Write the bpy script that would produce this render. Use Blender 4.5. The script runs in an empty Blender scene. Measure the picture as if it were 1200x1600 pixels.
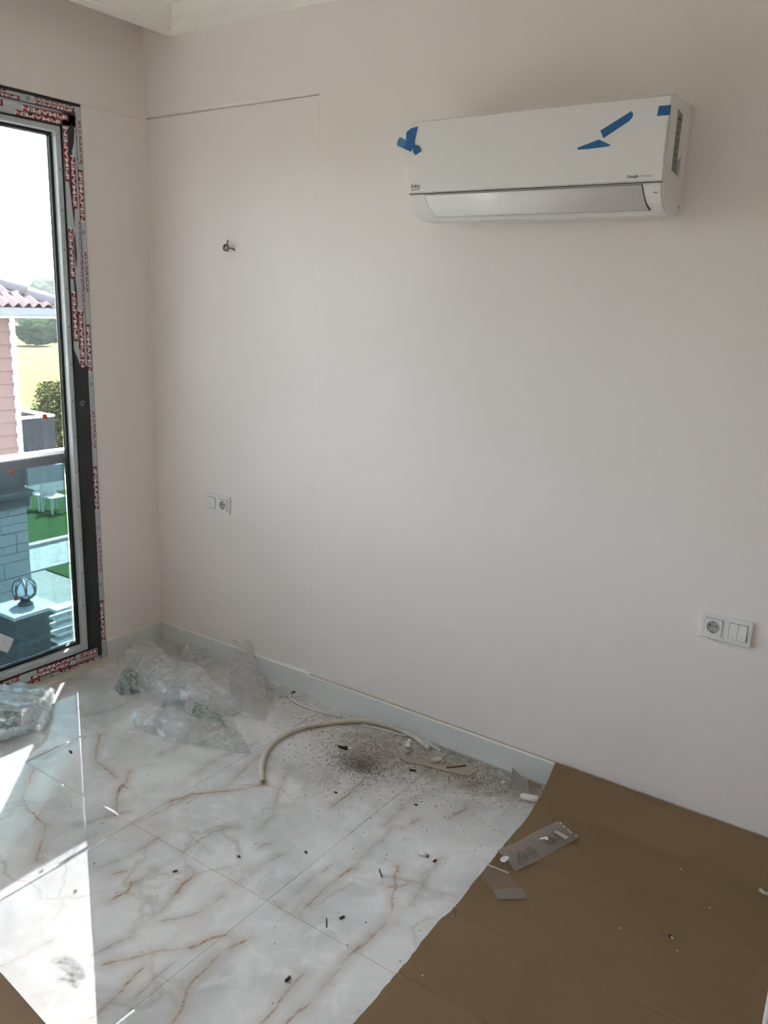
import bpy, bmesh, math, random
import numpy as np
from mathutils import Vector, Matrix
random.seed(7); rng = np.random.default_rng(7)
sc = bpy.context.scene
C = sc.collection

# ------------------------------------------------------------------ camera
FOCAL = 1295.898                                   # pixels, frame 1200 x 1600
YAW, PITCH, ROLL = 0.60024233, 1.3260075, 0.03746771
CAM = Vector((3.13007, -2.61660, 1.68323))
R = (Matrix.Rotation(YAW, 3, 'Z') @ Matrix.Rotation(PITCH, 3, 'X') @ Matrix.Rotation(ROLL, 3, 'Z'))
cam = bpy.data.objects.new('camera', bpy.data.cameras.new('camera'))
cam.matrix_world = Matrix.Translation(CAM) @ R.to_4x4()
cam.data.sensor_width = 36; cam.data.lens = FOCAL / 1600 * 36; cam.data.clip_start = .02; cam.data.clip_end = 3000
C.objects.link(cam); sc.camera = cam

# ------------------------------------------------------------------ light
SUN_EL = math.radians(51); TRAVEL = Vector((.687, -.727, 0))        # horizontal travel of the sunlight
w = bpy.data.worlds.new('World'); sc.world = w; w.use_nodes = True
nt = w.node_tree; nt.nodes.clear()
sky = nt.nodes.new('ShaderNodeTexSky'); sky.sky_type = 'NISHITA'; sky.sun_disc = False
sky.sun_elevation = SUN_EL; sky.sun_rotation = math.atan2(-TRAVEL.x, -TRAVEL.y); sky.dust_density = 3.0; sky.air_density = 1.0
bg = nt.nodes.new('ShaderNodeBackground'); bg.inputs[1].default_value = 0.47
wo = nt.nodes.new('ShaderNodeOutputWorld')
hz = nt.nodes.new('ShaderNodeMix'); hz.data_type = 'RGBA'; hz.inputs[0].default_value = .55; hz.inputs[7].default_value = (4.35, 4.6, 4.85, 1)   # milky summer haze over the whole sky
nt.links.new(sky.outputs[0], hz.inputs[6]); nt.links.new(hz.outputs[2], bg.inputs[0]); nt.links.new(bg.outputs[0], wo.inputs[0])
sl = bpy.data.lights.new('sun', 'SUN'); sl.energy = 21.0; sl.angle = math.radians(.6); sl.color = (1, .97, .93)
so = bpy.data.objects.new('sun', sl); C.objects.link(so)
sdir = Vector((TRAVEL.x * math.cos(SUN_EL), TRAVEL.y * math.cos(SUN_EL), -math.sin(SUN_EL)))
so.rotation_euler = sdir.to_track_quat('-Z', 'Y').to_euler(); so.location = (-6, 8, 9)
sc.view_settings.view_transform = 'Standard'; sc.view_settings.look = 'None'
sc.view_settings.gamma = 1; sc.view_settings.use_curve_mapping = False
sc.view_settings.exposure = 2.34
sc.cycles.max_bounces = 20; sc.cycles.diffuse_bounces = 12; sc.cycles.glossy_bounces = 6; sc.cycles.transparent_max_bounces = 24

# ------------------------------------------------------------------ helpers
def at(u, v, axis, val):
    """The point where the ray through photo pixel (u, v) meets the plane axis = val."""
    d = R @ Vector(((u - 600) / FOCAL, -(v - 800) / FOCAL, -1))
    i = 'xyz'.index(axis)
    return CAM + d * ((val - CAM[i]) / d[i])
def fl(u, v, z=0.0): return at(u, v, 'z', z)

class MB:
    def __init__(s): s.v = []; s.f = []; s.m = []; s.sm = []
    def add(s, vs, fs, mi=0, smooth=False):
        n = len(s.v); s.v += [tuple(p) for p in vs]; s.f += [tuple(i + n for i in f) for f in fs]
        s.m += [mi] * len(fs); s.sm += [smooth] * len(fs); return s
    def box(s, a, b, mi=0):
        (x0, y0, z0), (x1, y1, z1) = a, b
        if x0 > x1: x0, x1 = x1, x0
        if y0 > y1: y0, y1 = y1, y0
        if z0 > z1: z0, z1 = z1, z0
        return s.add([(x0,y0,z0),(x1,y0,z0),(x1,y1,z0),(x0,y1,z0),(x0,y0,z1),(x1,y0,z1),(x1,y1,z1),(x0,y1,z1)],
              [(0,3,2,1),(4,5,6,7),(0,1,5,4),(1,2,6,5),(2,3,7,6),(3,0,4,7)], mi)
    def prism(s, poly, f0, f1, mi=0, smooth=False):
        """poly: 2-D points; f0/f1 map a 2-D point to the two end positions"""
        n = len(poly); vs = [f0(p) for p in poly] + [f1(p) for p in poly]
        fs = [(i, (i + 1) % n, n + (i + 1) % n, n + i) for i in range(n)]
        k = len(s.v); s.add(vs, fs, mi, smooth)
        s.f += [tuple(k + i for i in reversed(range(n))), tuple(k + n + i for i in range(n))]; s.m += [mi, mi]; s.sm += [False, False]
        return s
    def tube(s, pts, rad, seg=10, mi=0, smooth=True, caps=True, flat=1.0):
        pts = [Vector(p) for p in pts]; n = len(pts)
        rs = rad if hasattr(rad, '__len__') else [rad] * n
        vs = []; up = Vector((0, 0, 1))
        for i, p in enumerate(pts):
            t = (pts[min(i + 1, n - 1)] - pts[max(i - 1, 0)]).normalized()
            a = t.cross(up)
            if a.length < .05: a = t.cross(Vector((1, 0, 0)))
            a.normalize(); b = a.cross(t)
            for k in range(seg):
                q = 2 * math.pi * k / seg
                vs.append(p + a * math.cos(q) * rs[i] + b * math.sin(q) * rs[i] * flat)
        fs = [(i * seg + k, i * seg + (k + 1) % seg, (i + 1) * seg + (k + 1) % seg, (i + 1) * seg + k) for i in range(n - 1) for k in range(seg)]
        s.add(vs, fs, mi, smooth)
        if caps:
            k = len(s.v) - n * seg
            s.f += [tuple(k + i for i in reversed(range(seg))), tuple(k + (n - 1) * seg + i for i in range(seg))]; s.m += [mi, mi]; s.sm += [False, False]
        return s
    def lathe(s, prof, cx, cy, seg=20, mi=0):
        vs = [(cx + r * math.cos(2*math.pi*k/seg), cy + r * math.sin(2*math.pi*k/seg), z) for r, z in prof for k in range(seg)]
        fs = [(i*seg+k, i*seg+(k+1)%seg, (i+1)*seg+(k+1)%seg, (i+1)*seg+k) for i in range(len(prof)-1) for k in range(seg)]
        return s.add(vs, fs, mi, True)
    def rock(s, c, r, mi=0, sq=(1, 1, .7)):
        """a faceted crumb: octahedron with uneven corners"""
        d = [(1,0,0),(-1,0,0),(0,1,0),(0,-1,0),(0,0,1),(0,0,-1)]
        a = random.random() * 6.28; ca, sa = math.cos(a), math.sin(a); vs = []
        for x, y, z in d:
            k = r * random.uniform(.6, 1.25); X, Y, Z = x*k*sq[0], y*k*sq[1], z*k*sq[2]
            vs.append((c[0] + X*ca - Y*sa, c[1] + X*sa + Y*ca, c[2] + Z))
        return s.add(vs, [(0,2,4),(2,1,4),(1,3,4),(3,0,4),(2,0,5),(1,2,5),(3,1,5),(0,3,5)], mi)
    def obj(s, name, mats, root=None, parent=None, loc=None):
        o0 = Vector(root['_o']) if root else Vector(loc or (0, 0, 0))
        me = bpy.data.meshes.new(name)
        me.from_pydata([(p[0]-o0.x, p[1]-o0.y, p[2]-o0.z) for p in s.v], [], s.f)
        for m in (mats if isinstance(mats, (list, tuple)) else [mats]): me.materials.append(m)
        me.polygons.foreach_set('material_index', s.m); me.polygons.foreach_set('use_smooth', s.sm)
        me.update()
        o = bpy.data.objects.new(name, me); C.objects.link(o)
        if root: o.parent = parent or root
        else: o.location = o0; o['_o'] = tuple(o0)
        return o
def tag(o, label=None, cat=None, group=None, kind=None):
    if label: o['label'] = label
    if cat: o['category'] = cat
    if group: o['group'] = group
    if kind: o['kind'] = kind
    return o
def empty(name, loc, label=None, cat=None, group=None, kind=None):
    o = bpy.data.objects.new(name, None); C.objects.link(o); o.location = loc; o['_o'] = tuple(loc)
    o.empty_display_size = .05
    return tag(o, label, cat, group, kind)
def bevel(o, width, seg=2, angle=35):
    m = o.modifiers.new('bevel', 'BEVEL'); m.width = width; m.segments = seg; m.limit_method = 'ANGLE'; m.angle_limit = math.radians(angle)
    return o
def bx(name, a, b, mat, root=None, parent=None, bev=0, loc=None):
    o = MB().box(a, b).obj(name, mat, root, parent, loc if loc else (None if root else ((a[0]+b[0])/2, (a[1]+b[1])/2, min(a[2], b[2]))))
    if bev: bevel(o, bev)
    return o
_text = {}
def text(name, s, c, right, up, size, mat, root, parent=None, bold=.0, sx=1.0, up_n=.0):
    """flat lettering (cap height = size) centred on c, read along `right`"""
    k = (s, bold)
    if k not in _text:
        cu = bpy.data.curves.new('t', 'FONT'); cu.body = s; cu.align_x = 'CENTER'; cu.align_y = 'CENTER'; cu.size = 1.4; cu.offset = bold; cu.resolution_u = 2
        to = bpy.data.objects.new('t', cu); C.objects.link(to)
        dg = bpy.context.evaluated_depsgraph_get(); me = bpy.data.meshes.new_from_object(to.evaluated_get(dg))
        bpy.data.objects.remove(to); _text[k] = me
    base = _text[k]
    key = (s, bold, mat.name)
    if key not in _text:
        me = base.copy(); me.materials.clear(); me.materials.append(mat); _text[key] = me
    o = bpy.data.objects.new(name, _text[key]); C.objects.link(o)
    r = Vector(right).normalized(); u = Vector(up).normalized(); n = r.cross(u)
    o.parent = parent or root
    p = Vector(c) - Vector(root['_o'])
    M = Matrix(((r.x*size*sx, u.x*size, n.x*size, p.x), (r.y*size*sx, u.y*size, n.y*size, p.y), (r.z*size*sx, u.z*size, n.z*size, p.z), (0,0,0,1)))
    o.matrix_local = M
    return o

# ------------------------------------------------------------------ materials
def hexc(h):
    h = h.lstrip('#'); c = [int(h[i:i+2], 16) / 255 for i in (0, 2, 4)]
    return tuple(x / 12.92 if x <= .04045 else ((x + .055) / 1.055) ** 2.4 for x in c) + (1,)
def mat(name, col, rough=.6, metal=0, var=0, vscale=6, bump=0, bscale=80, spec=.5, coat=0):
    m = bpy.data.materials.new(name); m.use_nodes = True; n = m.node_tree.nodes; l = m.node_tree.links
    b = n['Principled BSDF']; col = hexc(col) if isinstance(col, str) else col
    b.inputs['Base Color'].default_value = col; b.inputs['Roughness'].default_value = rough; b.inputs['Metallic'].default_value = metal
    b.inputs['Specular IOR Level'].default_value = spec; b.inputs['Coat Weight'].default_value = coat
    tc = n.new('ShaderNodeTexCoord')
    if var:
        t = n.new('ShaderNodeTexNoise'); t.inputs['Scale'].default_value = vscale; t.inputs['Detail'].default_value = 5
        mx = n.new('ShaderNodeMix'); mx.data_type = 'RGBA'
        mx.inputs[6].default_value = tuple(max(0, c * (1 - var)) for c in col[:3]) + (1,); mx.inputs[7].default_value = tuple(min(1, c * (1 + var)) for c in col[:3]) + (1,)
        l.new(tc.outputs['Object'], t.inputs['Vector']); l.new(t.outputs[0], mx.inputs[0]); l.new(mx.outputs[2], b.inputs['Base Color'])
    if bump:
        t2 = n.new('ShaderNodeTexNoise'); t2.inputs['Scale'].default_value = bscale; t2.inputs['Detail'].default_value = 3
        bp = n.new('ShaderNodeBump'); bp.inputs['Strength'].default_value = bump; bp.inputs['Distance'].default_value = .002
        l.new(tc.outputs['Object'], t2.inputs['Vector']); l.new(t2.outputs[0], bp.inputs['Height']); l.new(bp.outputs[0], b.inputs['Normal'])
    return m
M = {}
M['wall'] = mat('wall_paint', (.825, .770, .745, 1), .75, var=.03, vscale=1.3, bump=.12, bscale=60)
M['ceiling'] = mat('ceiling_paint', (.86, .84, .79, 1), .8, var=.02, bump=.05)
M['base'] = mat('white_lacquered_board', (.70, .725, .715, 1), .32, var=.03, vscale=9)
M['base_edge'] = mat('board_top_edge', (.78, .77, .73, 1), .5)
M['grout'] = mat('grout', (.58, .54, .48, 1), .9, var=.5, vscale=7)
M['film'] = mat('protective_film', (.52, .56, .58, 1), .38, var=.10, vscale=14, bump=.2, bscale=25)
M['film_red'] = mat('red_print', (.24, .016, .026, 1), .42)
M['film_white'] = mat('white_print', (.86, .82, .82, 1), .45)
M['film_green'] = mat('green_print', (.02, .20, .09, 1), .5)
M['anthracite'] = mat('anthracite_profile', (.017, .021, .023, 1), .35, var=.08, vscale=30)
M['gasket'] = mat('black_gasket', (.008, .009, .01, 1), .5)
M['silver'] = mat('aluminium_spacer', (.75, .77, .8, 1), .25, metal=.9)
M['sill'] = mat('marble_threshold', (.63, .58, .50, 1), .35, var=.08, vscale=12)
M['ac'] = mat('white_plastic', (.84, .825, .82, 1), .22, var=.015, vscale=4)
M['ac_side'] = mat('white_side_plastic', (.78, .765, .75, 1), .4)
M['dark'] = mat('dark_gap', (.05, .048, .045, 1), .7)
M['ink'] = mat('grey_ink', (.06, .06, .06, 1), .5)
M['tape'] = mat('blue_masking_tape', (.018, .13, .36, 1), .6, var=.15, vscale=40, bump=.3, bscale=200)
M['tape2'] = mat('pale_blue_masking_tape', (.06, .20, .36, 1), .6, var=.15, vscale=40)
M['socket'] = mat('socket_white_plastic', (.78, .785, .77, 1), .3)
M['socket_in'] = mat('socket_well_grey', (.40, .41, .39, 1), .5)
M['wire'] = mat('bare_steel_wire', (.12, .11, .11, 1), .45, metal=.5)
M['card'] = None
M['black'] = mat('black_rubber', (.015, .015, .016, 1), .5)
M['white'] = mat('white_chip', (.78, .77, .74, 1), .7, var=.06, vscale=60)
M['conduit'] = mat('cream_conduit_plastic', (.60, .55, .46, 1), .5, var=.14, vscale=18)
M['cable'] = mat('grey_white_cable', (.62, .62, .58, 1), .45)

def glassy(name, tint, refl=.9, haze=0.0):
    """thin pane: tinted straight-through light with a Fresnel reflection"""
    m = bpy.data.materials.new(name); m.use_nodes = True; n = m.node_tree.nodes; l = m.node_tree.links
    n.remove(n['Principled BSDF']); out = n['Material Output']
    tr = n.new('ShaderNodeBsdfTransparent'); tr.inputs[0].default_value = tint
    gl = n.new('ShaderNodeBsdfGlossy'); gl.inputs['Roughness'].default_value = .01
    fr = n.new('ShaderNodeFresnel'); fr.inputs[0].default_value = 1.45
    mu = n.new('ShaderNodeMath'); mu.operation = 'MULTIPLY'; mu.inputs[1].default_value = refl
    mx = n.new('ShaderNodeMixShader')
    l.new(fr.outputs[0], mu.inputs[0]); l.new(mu.outputs[0], mx.inputs[0]); l.new(tr.outputs[0], mx.inputs[1]); l.new(gl.outputs[0], mx.inputs[2])
    last = mx
    if haze:
        df = n.new('ShaderNodeBsdfTranslucent'); df.inputs[0].default_value = (.9, .92, .95, 1)
        d2 = n.new('ShaderNodeBsdfDiffuse'); d2.inputs[0].default_value = (.8, .8, .8, 1)
        ad = n.new('ShaderNodeMixShader'); ad.inputs[0].default_value = .4
        l.new(df.outputs[0], ad.inputs[1]); l.new(d2.outputs[0], ad.inputs[2])
        m2 = n.new('ShaderNodeMixShader'); m2.inputs[0].default_value = haze
        l.new(mx.outputs[0], m2.inputs[1]); l.new(ad.outputs[0], m2.inputs[2]); last = m2
    l.new(last.outputs[0], out.inputs[0])
    return m
M['pane'] = glassy('window_glass', (.93, .95, .95, 1), .8, .002)
M['rail_glass'] = glassy('teal_tinted_balustrade_glass', (.29, .38, .395, 1), 1.0)

def plastic(name, alpha=.42, col=(.85, .88, .88, 1), printed=False, ns_=22):
    """thin clear polythene: mostly see-through, milky where it is creased, glossy"""
    m = bpy.data.materials.new(name); m.use_nodes = True; n = m.node_tree.nodes; l = m.node_tree.links
    n.remove(n['Principled BSDF']); out = n['Material Output']
    tr = n.new('ShaderNodeBsdfTransparent'); tr.inputs[0].default_value = (.97, .98, .98, 1)
    df = n.new('ShaderNodeBsdfDiffuse'); df.inputs[0].default_value = col
    tl = n.new('ShaderNodeBsdfTranslucent'); tl.inputs[0].default_value = col
    gl = n.new('ShaderNodeBsdfGlossy'); gl.inputs['Roughness'].default_value = .10
    a = n.new('ShaderNodeMixShader'); a.inputs[0].default_value = .5
    l.new(df.outputs[0], a.inputs[1]); l.new(tl.outputs[0], a.inputs[2])
    lw = n.new('ShaderNodeLayerWeight'); lw.inputs[0].default_value = .35
    b = n.new('ShaderNodeMixShader'); fr = n.new('ShaderNodeFresnel'); fr.inputs[0].default_value = 1.5
    fa = n.new('ShaderNodeMath'); fa.inputs[1].default_value = .14; l.new(fr.outputs[0], fa.inputs[0])
    l.new(fa.outputs[0], b.inputs[0]); l.new(a.outputs[0], b.inputs[1]); l.new(gl.outputs[0], b.inputs[2])
    tc = n.new('ShaderNodeTexCoord'); ns = n.new('ShaderNodeTexNoise'); ns.inputs['Scale'].default_value = ns_; ns.inputs['Detail'].default_value = 6; ns.inputs['Distortion'].default_value = 1.2
    l.new(tc.outputs['Object'], ns.inputs['Vector'])
    mr = n.new('ShaderNodeMapRange'); mr.inputs[1].default_value = .35; mr.inputs[2].default_value = .7; mr.inputs[3].default_value = alpha * .45; mr.inputs[4].default_value = alpha * 1.25
    l.new(ns.outputs[0], mr.inputs[0])
    ml = n.new('ShaderNodeMath'); ml.operation = 'MULTIPLY_ADD'; ml.inputs[1].default_value = .42; ml.use_clamp = True
    l.new(lw.outputs['Facing'], ml.inputs[0]); l.new(mr.outputs[0], ml.inputs[2])
    mx = n.new('ShaderNodeMixShader'); l.new(ml.outputs[0], mx.inputs[0]); l.new(tr.outputs[0], mx.inputs[1]); l.new(b.outputs[0], mx.inputs[2])
    if printed:
        wv = n.new('ShaderNodeTexNoise'); wv.inputs['Scale'].default_value = 55; wv.inputs['Detail'].default_value = 3; wv.inputs['Distortion'].default_value = .4
        l.new(tc.outputs['Object'], wv.inputs['Vector'])
        gt = n.new('ShaderNodeMapRange'); gt.inputs[1].default_value = .47; gt.inputs[2].default_value = .53; l.new(wv.outputs[0], gt.inputs[0])
        gt.inputs[3].default_value = .04; gt.inputs[4].default_value = .7
        gd = n.new('ShaderNodeBsdfDiffuse'); gd.inputs[0].default_value = (.13, .21, .18, 1)
        m3 = n.new('ShaderNodeMixShader'); l.new(gt.outputs[0], m3.inputs[0]); l.new(mx.outputs[0], m3.inputs[1]); l.new(gd.outputs[0], m3.inputs[2]); mx = m3
    l.new(mx.outputs[0], out.inputs[0])
    return m
M['bag'] = plastic('clear_polythene', .31, col=(.95, .96, .96, 1))
M['bag_print'] = plastic('polythene_with_green_print', .16, printed=True)
M['bag_milky'] = plastic('milky_polythene', .50, col=(.86, .94, .96, 1))
M['bag_dull'] = plastic('dull_polythene', .22, col=(.74, .70, .67, 1))

# ------------------------------------------------------------------ room shell
D = .012                      # how far the wall stands proud of the corner recess
JX, BZ = .983, 2.436          # recess: right edge, top
WY0, WY1, WZ1 = -.335, -2.45, 2.425   # window opening
RX, LY, CH = 4.5, -3.9, 2.86
wb = MB()
wb.box((-.193, 0, -.1), (JX - .001, .2, BZ - .001))
Lp = [(JX, -.1), (RX + .2, -.1), (RX + .2, 3.05), (-.193, 3.05), (-.193, BZ), (JX, BZ)]
wb.prism(Lp, lambda p: (p[0], -D, p[1]), lambda p: (p[0], .2, p[1]))
tag(bevel(wb.obj('wall_back', M['wall'], loc=(2, 0, 0)), .009, 4), kind='structure')
ww = MB()
WT0 = -.193
ww.box((WT0, LY, -.1), (0, WY1, BZ)); ww.box((WT0, WY0, -.1), (0, 0, BZ)); ww.box((WT0, LY, BZ - .011), (D, -D, 3.05)); ww.box((WT0, WY1, -.1), (0, WY0, -.012))
tag(ww.obj('wall_window', M['wall'], loc=(0, -1.5, 0)), kind='structure')
tag(bx('wall_left', (-.25, LY - .2, -.1), (RX + .2, LY, 3.05), M['wall']), kind='structure')
tag(bx('wall_right', (RX, LY, -.1), (RX + .2, -D, 3.05), M['wall']), kind='structure')
cl = MB(); cl.box((.23, LY, CH), (RX, -D, CH + .2)); cl.box((D, LY, 3.0), (.23, -D, 3.1))
tag(cl.obj('ceiling', M['ceiling'], loc=(2, -1.8, CH)), kind='structure')
# plaster cornices
prof = [(0,0),(.010,0),(.012,.012),(.020,.016),(.022,.028),(.034,.036),(.050,.060),(.068,.078),(.074,.092),(.088,.096),(.090,.110),(.104,.114),(.106,.14),(0,.14)]
CX = .186
t = MB().prism(prof, lambda p: (CX + p[0], -D, 2.733 + p[1]), lambda p: (CX + p[0], LY, 2.733 + p[1])).box((CX - .012, LY, 2.733), (CX + .002, -D, 3.0))
tag(t.obj('trim_1', M['ceiling'], loc=(CX, -1.8, 2.73)), kind='structure')
t = MB().prism(prof, lambda p: (CX, -D - p[0] * .8, 2.733 + p[1]), lambda p: (RX, -D - p[0] * .8, 2.733 + p[1]))
tag(t.obj('trim_2', M['ceiling'], loc=(2, -D, 2.73)), kind='structure')

# baseboards
HB = .096; TB = .012
def board(name, a, b, n, back=None):
    a = Vector(a); b = Vector(b); n = Vector(n)
    m = MB()
    pr = [(0, 0), (TB, 0), (TB, HB - .004), (TB - .002, HB - .0005), (TB - .004, HB), (0, HB)]
    m.prism(pr, lambda p: a + n * p[0] + Vector((0, 0, p[1])), lambda p: b + n * p[0] + Vector((0, 0, p[1])))
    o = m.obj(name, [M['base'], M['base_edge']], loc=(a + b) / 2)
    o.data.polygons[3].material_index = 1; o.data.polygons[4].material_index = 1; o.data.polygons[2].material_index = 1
    tag(o, kind='structure'); return o
board('baseboard_window', (0, WY0 - .0, 0), (0, 0, 0), (1, 0, 0))
board('baseboard_back', (0, 0, 0), (.395, 0, 0), (0, -1, 0))
board('baseboard_recess', (.3965, 0, 0), (JX, 0, 0), (0, -1, 0))
board('baseboard_right', (JX - .012, -D, .0), (RX, -D, .0), (0, -1, 0))
# unpainted plaster line above the proud baseboard
bx('trim_3', (JX, -D - .0045, HB - .001), (RX, -D + .001, HB + .004), mat('raw_filler', (.50, .42, .33, 1), .9, var=.3, vscale=30))['kind'] = 'structure'

# ------------------------------------------------------------------ marble floor: tiles with veins
BROWN = [[(156,1148),(151,1170),(148,1186),(165,1201),(182,1215)], [(203,1205),(198,1222),(188,1232),(182,1249),(184,1256),(179,1273)],
 [(52,1201),(46,1222),(34,1242),(41,1263),(72,1289),(70,1304),(62,1325),(58,1345)], [(265,1253),(296,1242),(333,1238),(383,1232),(410,1225)],
 [(163,1507),(200,1499),(237,1488),(275,1484),(312,1476),(333,1465),(354,1461)], [(269,1599),(283,1580),(290,1555),(298,1536),(325,1509),(354,1484),(392,1465)],
 [(467,1432),(487,1407),(512,1384),(550,1357)], [(621,1353),(617,1367),(619,1384),(612,1405),(612,1426),(592,1455),(562,1480),(542,1497),(517,1534),(487,1563),(446,1599)],
 [(608,1386),(624,1386),(637,1382)], [(408,1599),(433,1572),(450,1547),(475,1522)], [(517,1261),(546,1240),(567,1220)], [(629,1295),(654,1280)],
 [(127,1600),(151,1586),(172,1565),(192,1545),(213,1521),(227,1507)], [(173,1407),(199,1394),(206,1380)], [(175,1366),(198,1361)], [(275,1397),(283,1384),(304,1367)],
 [(404,1180),(379,1205),(358,1226)], [(183,1238),(190,1226),(200,1232)], [(700,1280),(730,1262)]]
GREY = [[(373,1379),(383,1363),(408,1351),(446,1334)], [(400,1299),(425,1278),(430,1255),(440,1225),(455,1200)], [(144,1493),(192,1469),(254,1421),(292,1376)],
 [(151,1357),(192,1342),(240,1314),(262,1300)], [(206,1287),(247,1270),(300,1242)], [(131,1119),(179,1108),(213,1088)], [(0,1510),(27,1497),(82,1469)],
 [(437,1417),(467,1392),(483,1376),(520,1350)], [(550,1357),(570,1335),(600,1310),(615,1290)], [(120,1290),(160,1278),(200,1268)], [(300,1210),(340,1185),(400,1160)],
 [(405,1325),(422,1318)], [(60,1190),(130,1150)], [(210,1380),(260,1350),(330,1300),(370,1290)], [(210,1560),(250,1520),(300,1480)], [(690,1340),(650,1400),(620,1440)],
 [(330,1330),(290,1300),(240,1290)], [(500,1550),(540,1500),(600,1440)], [(250,1180),(300,1150),(360,1130)], [(700,1230),(640,1250),(600,1290)], [(350,1400),(300,1430),(250,1440)]]
def segs(lines, jitter):
    out = []
    for ln in lines:
        p = [np.array(fl(*q)[:2]) for q in ln]
        fine = []
        for a, b in zip(p[:-1], p[1:]):
            n = max(2, int(np.linalg.norm(b - a) / .02))
            for i in range(n): fine.append(a + (b - a) * i / n + rng.normal(0, jitter, 2) * (i > 0))
        fine.append(p[-1]); out += list(zip(fine[:-1], fine[1:]))
    return out
ARCS = segs([[(82,1501),(92,1497),(106,1499),(119,1507),(127,1518),(128,1529)], [(88,1503),(102,1505),(114,1514),(121,1527)], [(94,1511),(106,1516),(113,1529),(117,1541)], [(93,1532),(104,1529),(112,1534)]], .001)
SB, SG = segs(BROWN, .0022), segs(GREY, .003)
def field(P, S, far=.09):
    """distance from points P to the nearest segment of S, capped at `far`"""
    d = np.full(len(P), far)
    for a, b in S:
        lo = np.minimum(a, b) - far; hi = np.maximum(a, b) + far
        k = np.nonzero((P[:, 0] > lo[0]) & (P[:, 0] < hi[0]) & (P[:, 1] > lo[1]) & (P[:, 1] < hi[1]))[0]
        if not len(k): continue
        q = P[k]; ab = b - a; tt = np.clip(((q - a) @ ab) / max(ab @ ab, 1e-9), 0, 1)
        d[k] = np.minimum(d[k], np.linalg.norm(q - (a + tt[:, None] * ab), axis=1))
    return d
def blob(P, items):
    v = np.zeros(len(P))
    for (u, vv), rx, ry, ang, k in items:
        c = np.array(fl(u, vv)[:2]); q = P - c; ca, sa = math.cos(ang), math.sin(ang)
        x = q[:, 0] * ca + q[:, 1] * sa; y = -q[:, 0] * sa + q[:, 1] * ca
        v += k * np.exp(-(x / rx) ** 2 - (y / ry) ** 2)
    return np.clip(v, 0, 1)
DUST = [((600,1165), .32, .17, .1, .95), ((560,1195), .10, .07, 0, .5), ((720,1205), .32, .13, .1, 1.0), ((790,1225), .16, .14, 0, .5), ((520,1215), .22, .12, 0, .3), ((450,1100), .22, .10, .0, .5), ((340,1055), .35, .10, 0, .5), ((700,1260), .3, .14, 0, .25)]
SMUDGE = [((108,1515), .05, .035, .3, .3), ((60,1545), .10, .05, 0, .2), ((18,1520), .05, .03, 0, .5), ((240,1357), .02, .012, 0, .6), ((298,1358), .022, .012, 0, .7), ((238,1408), .03, .015, 0, .6)]

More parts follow.
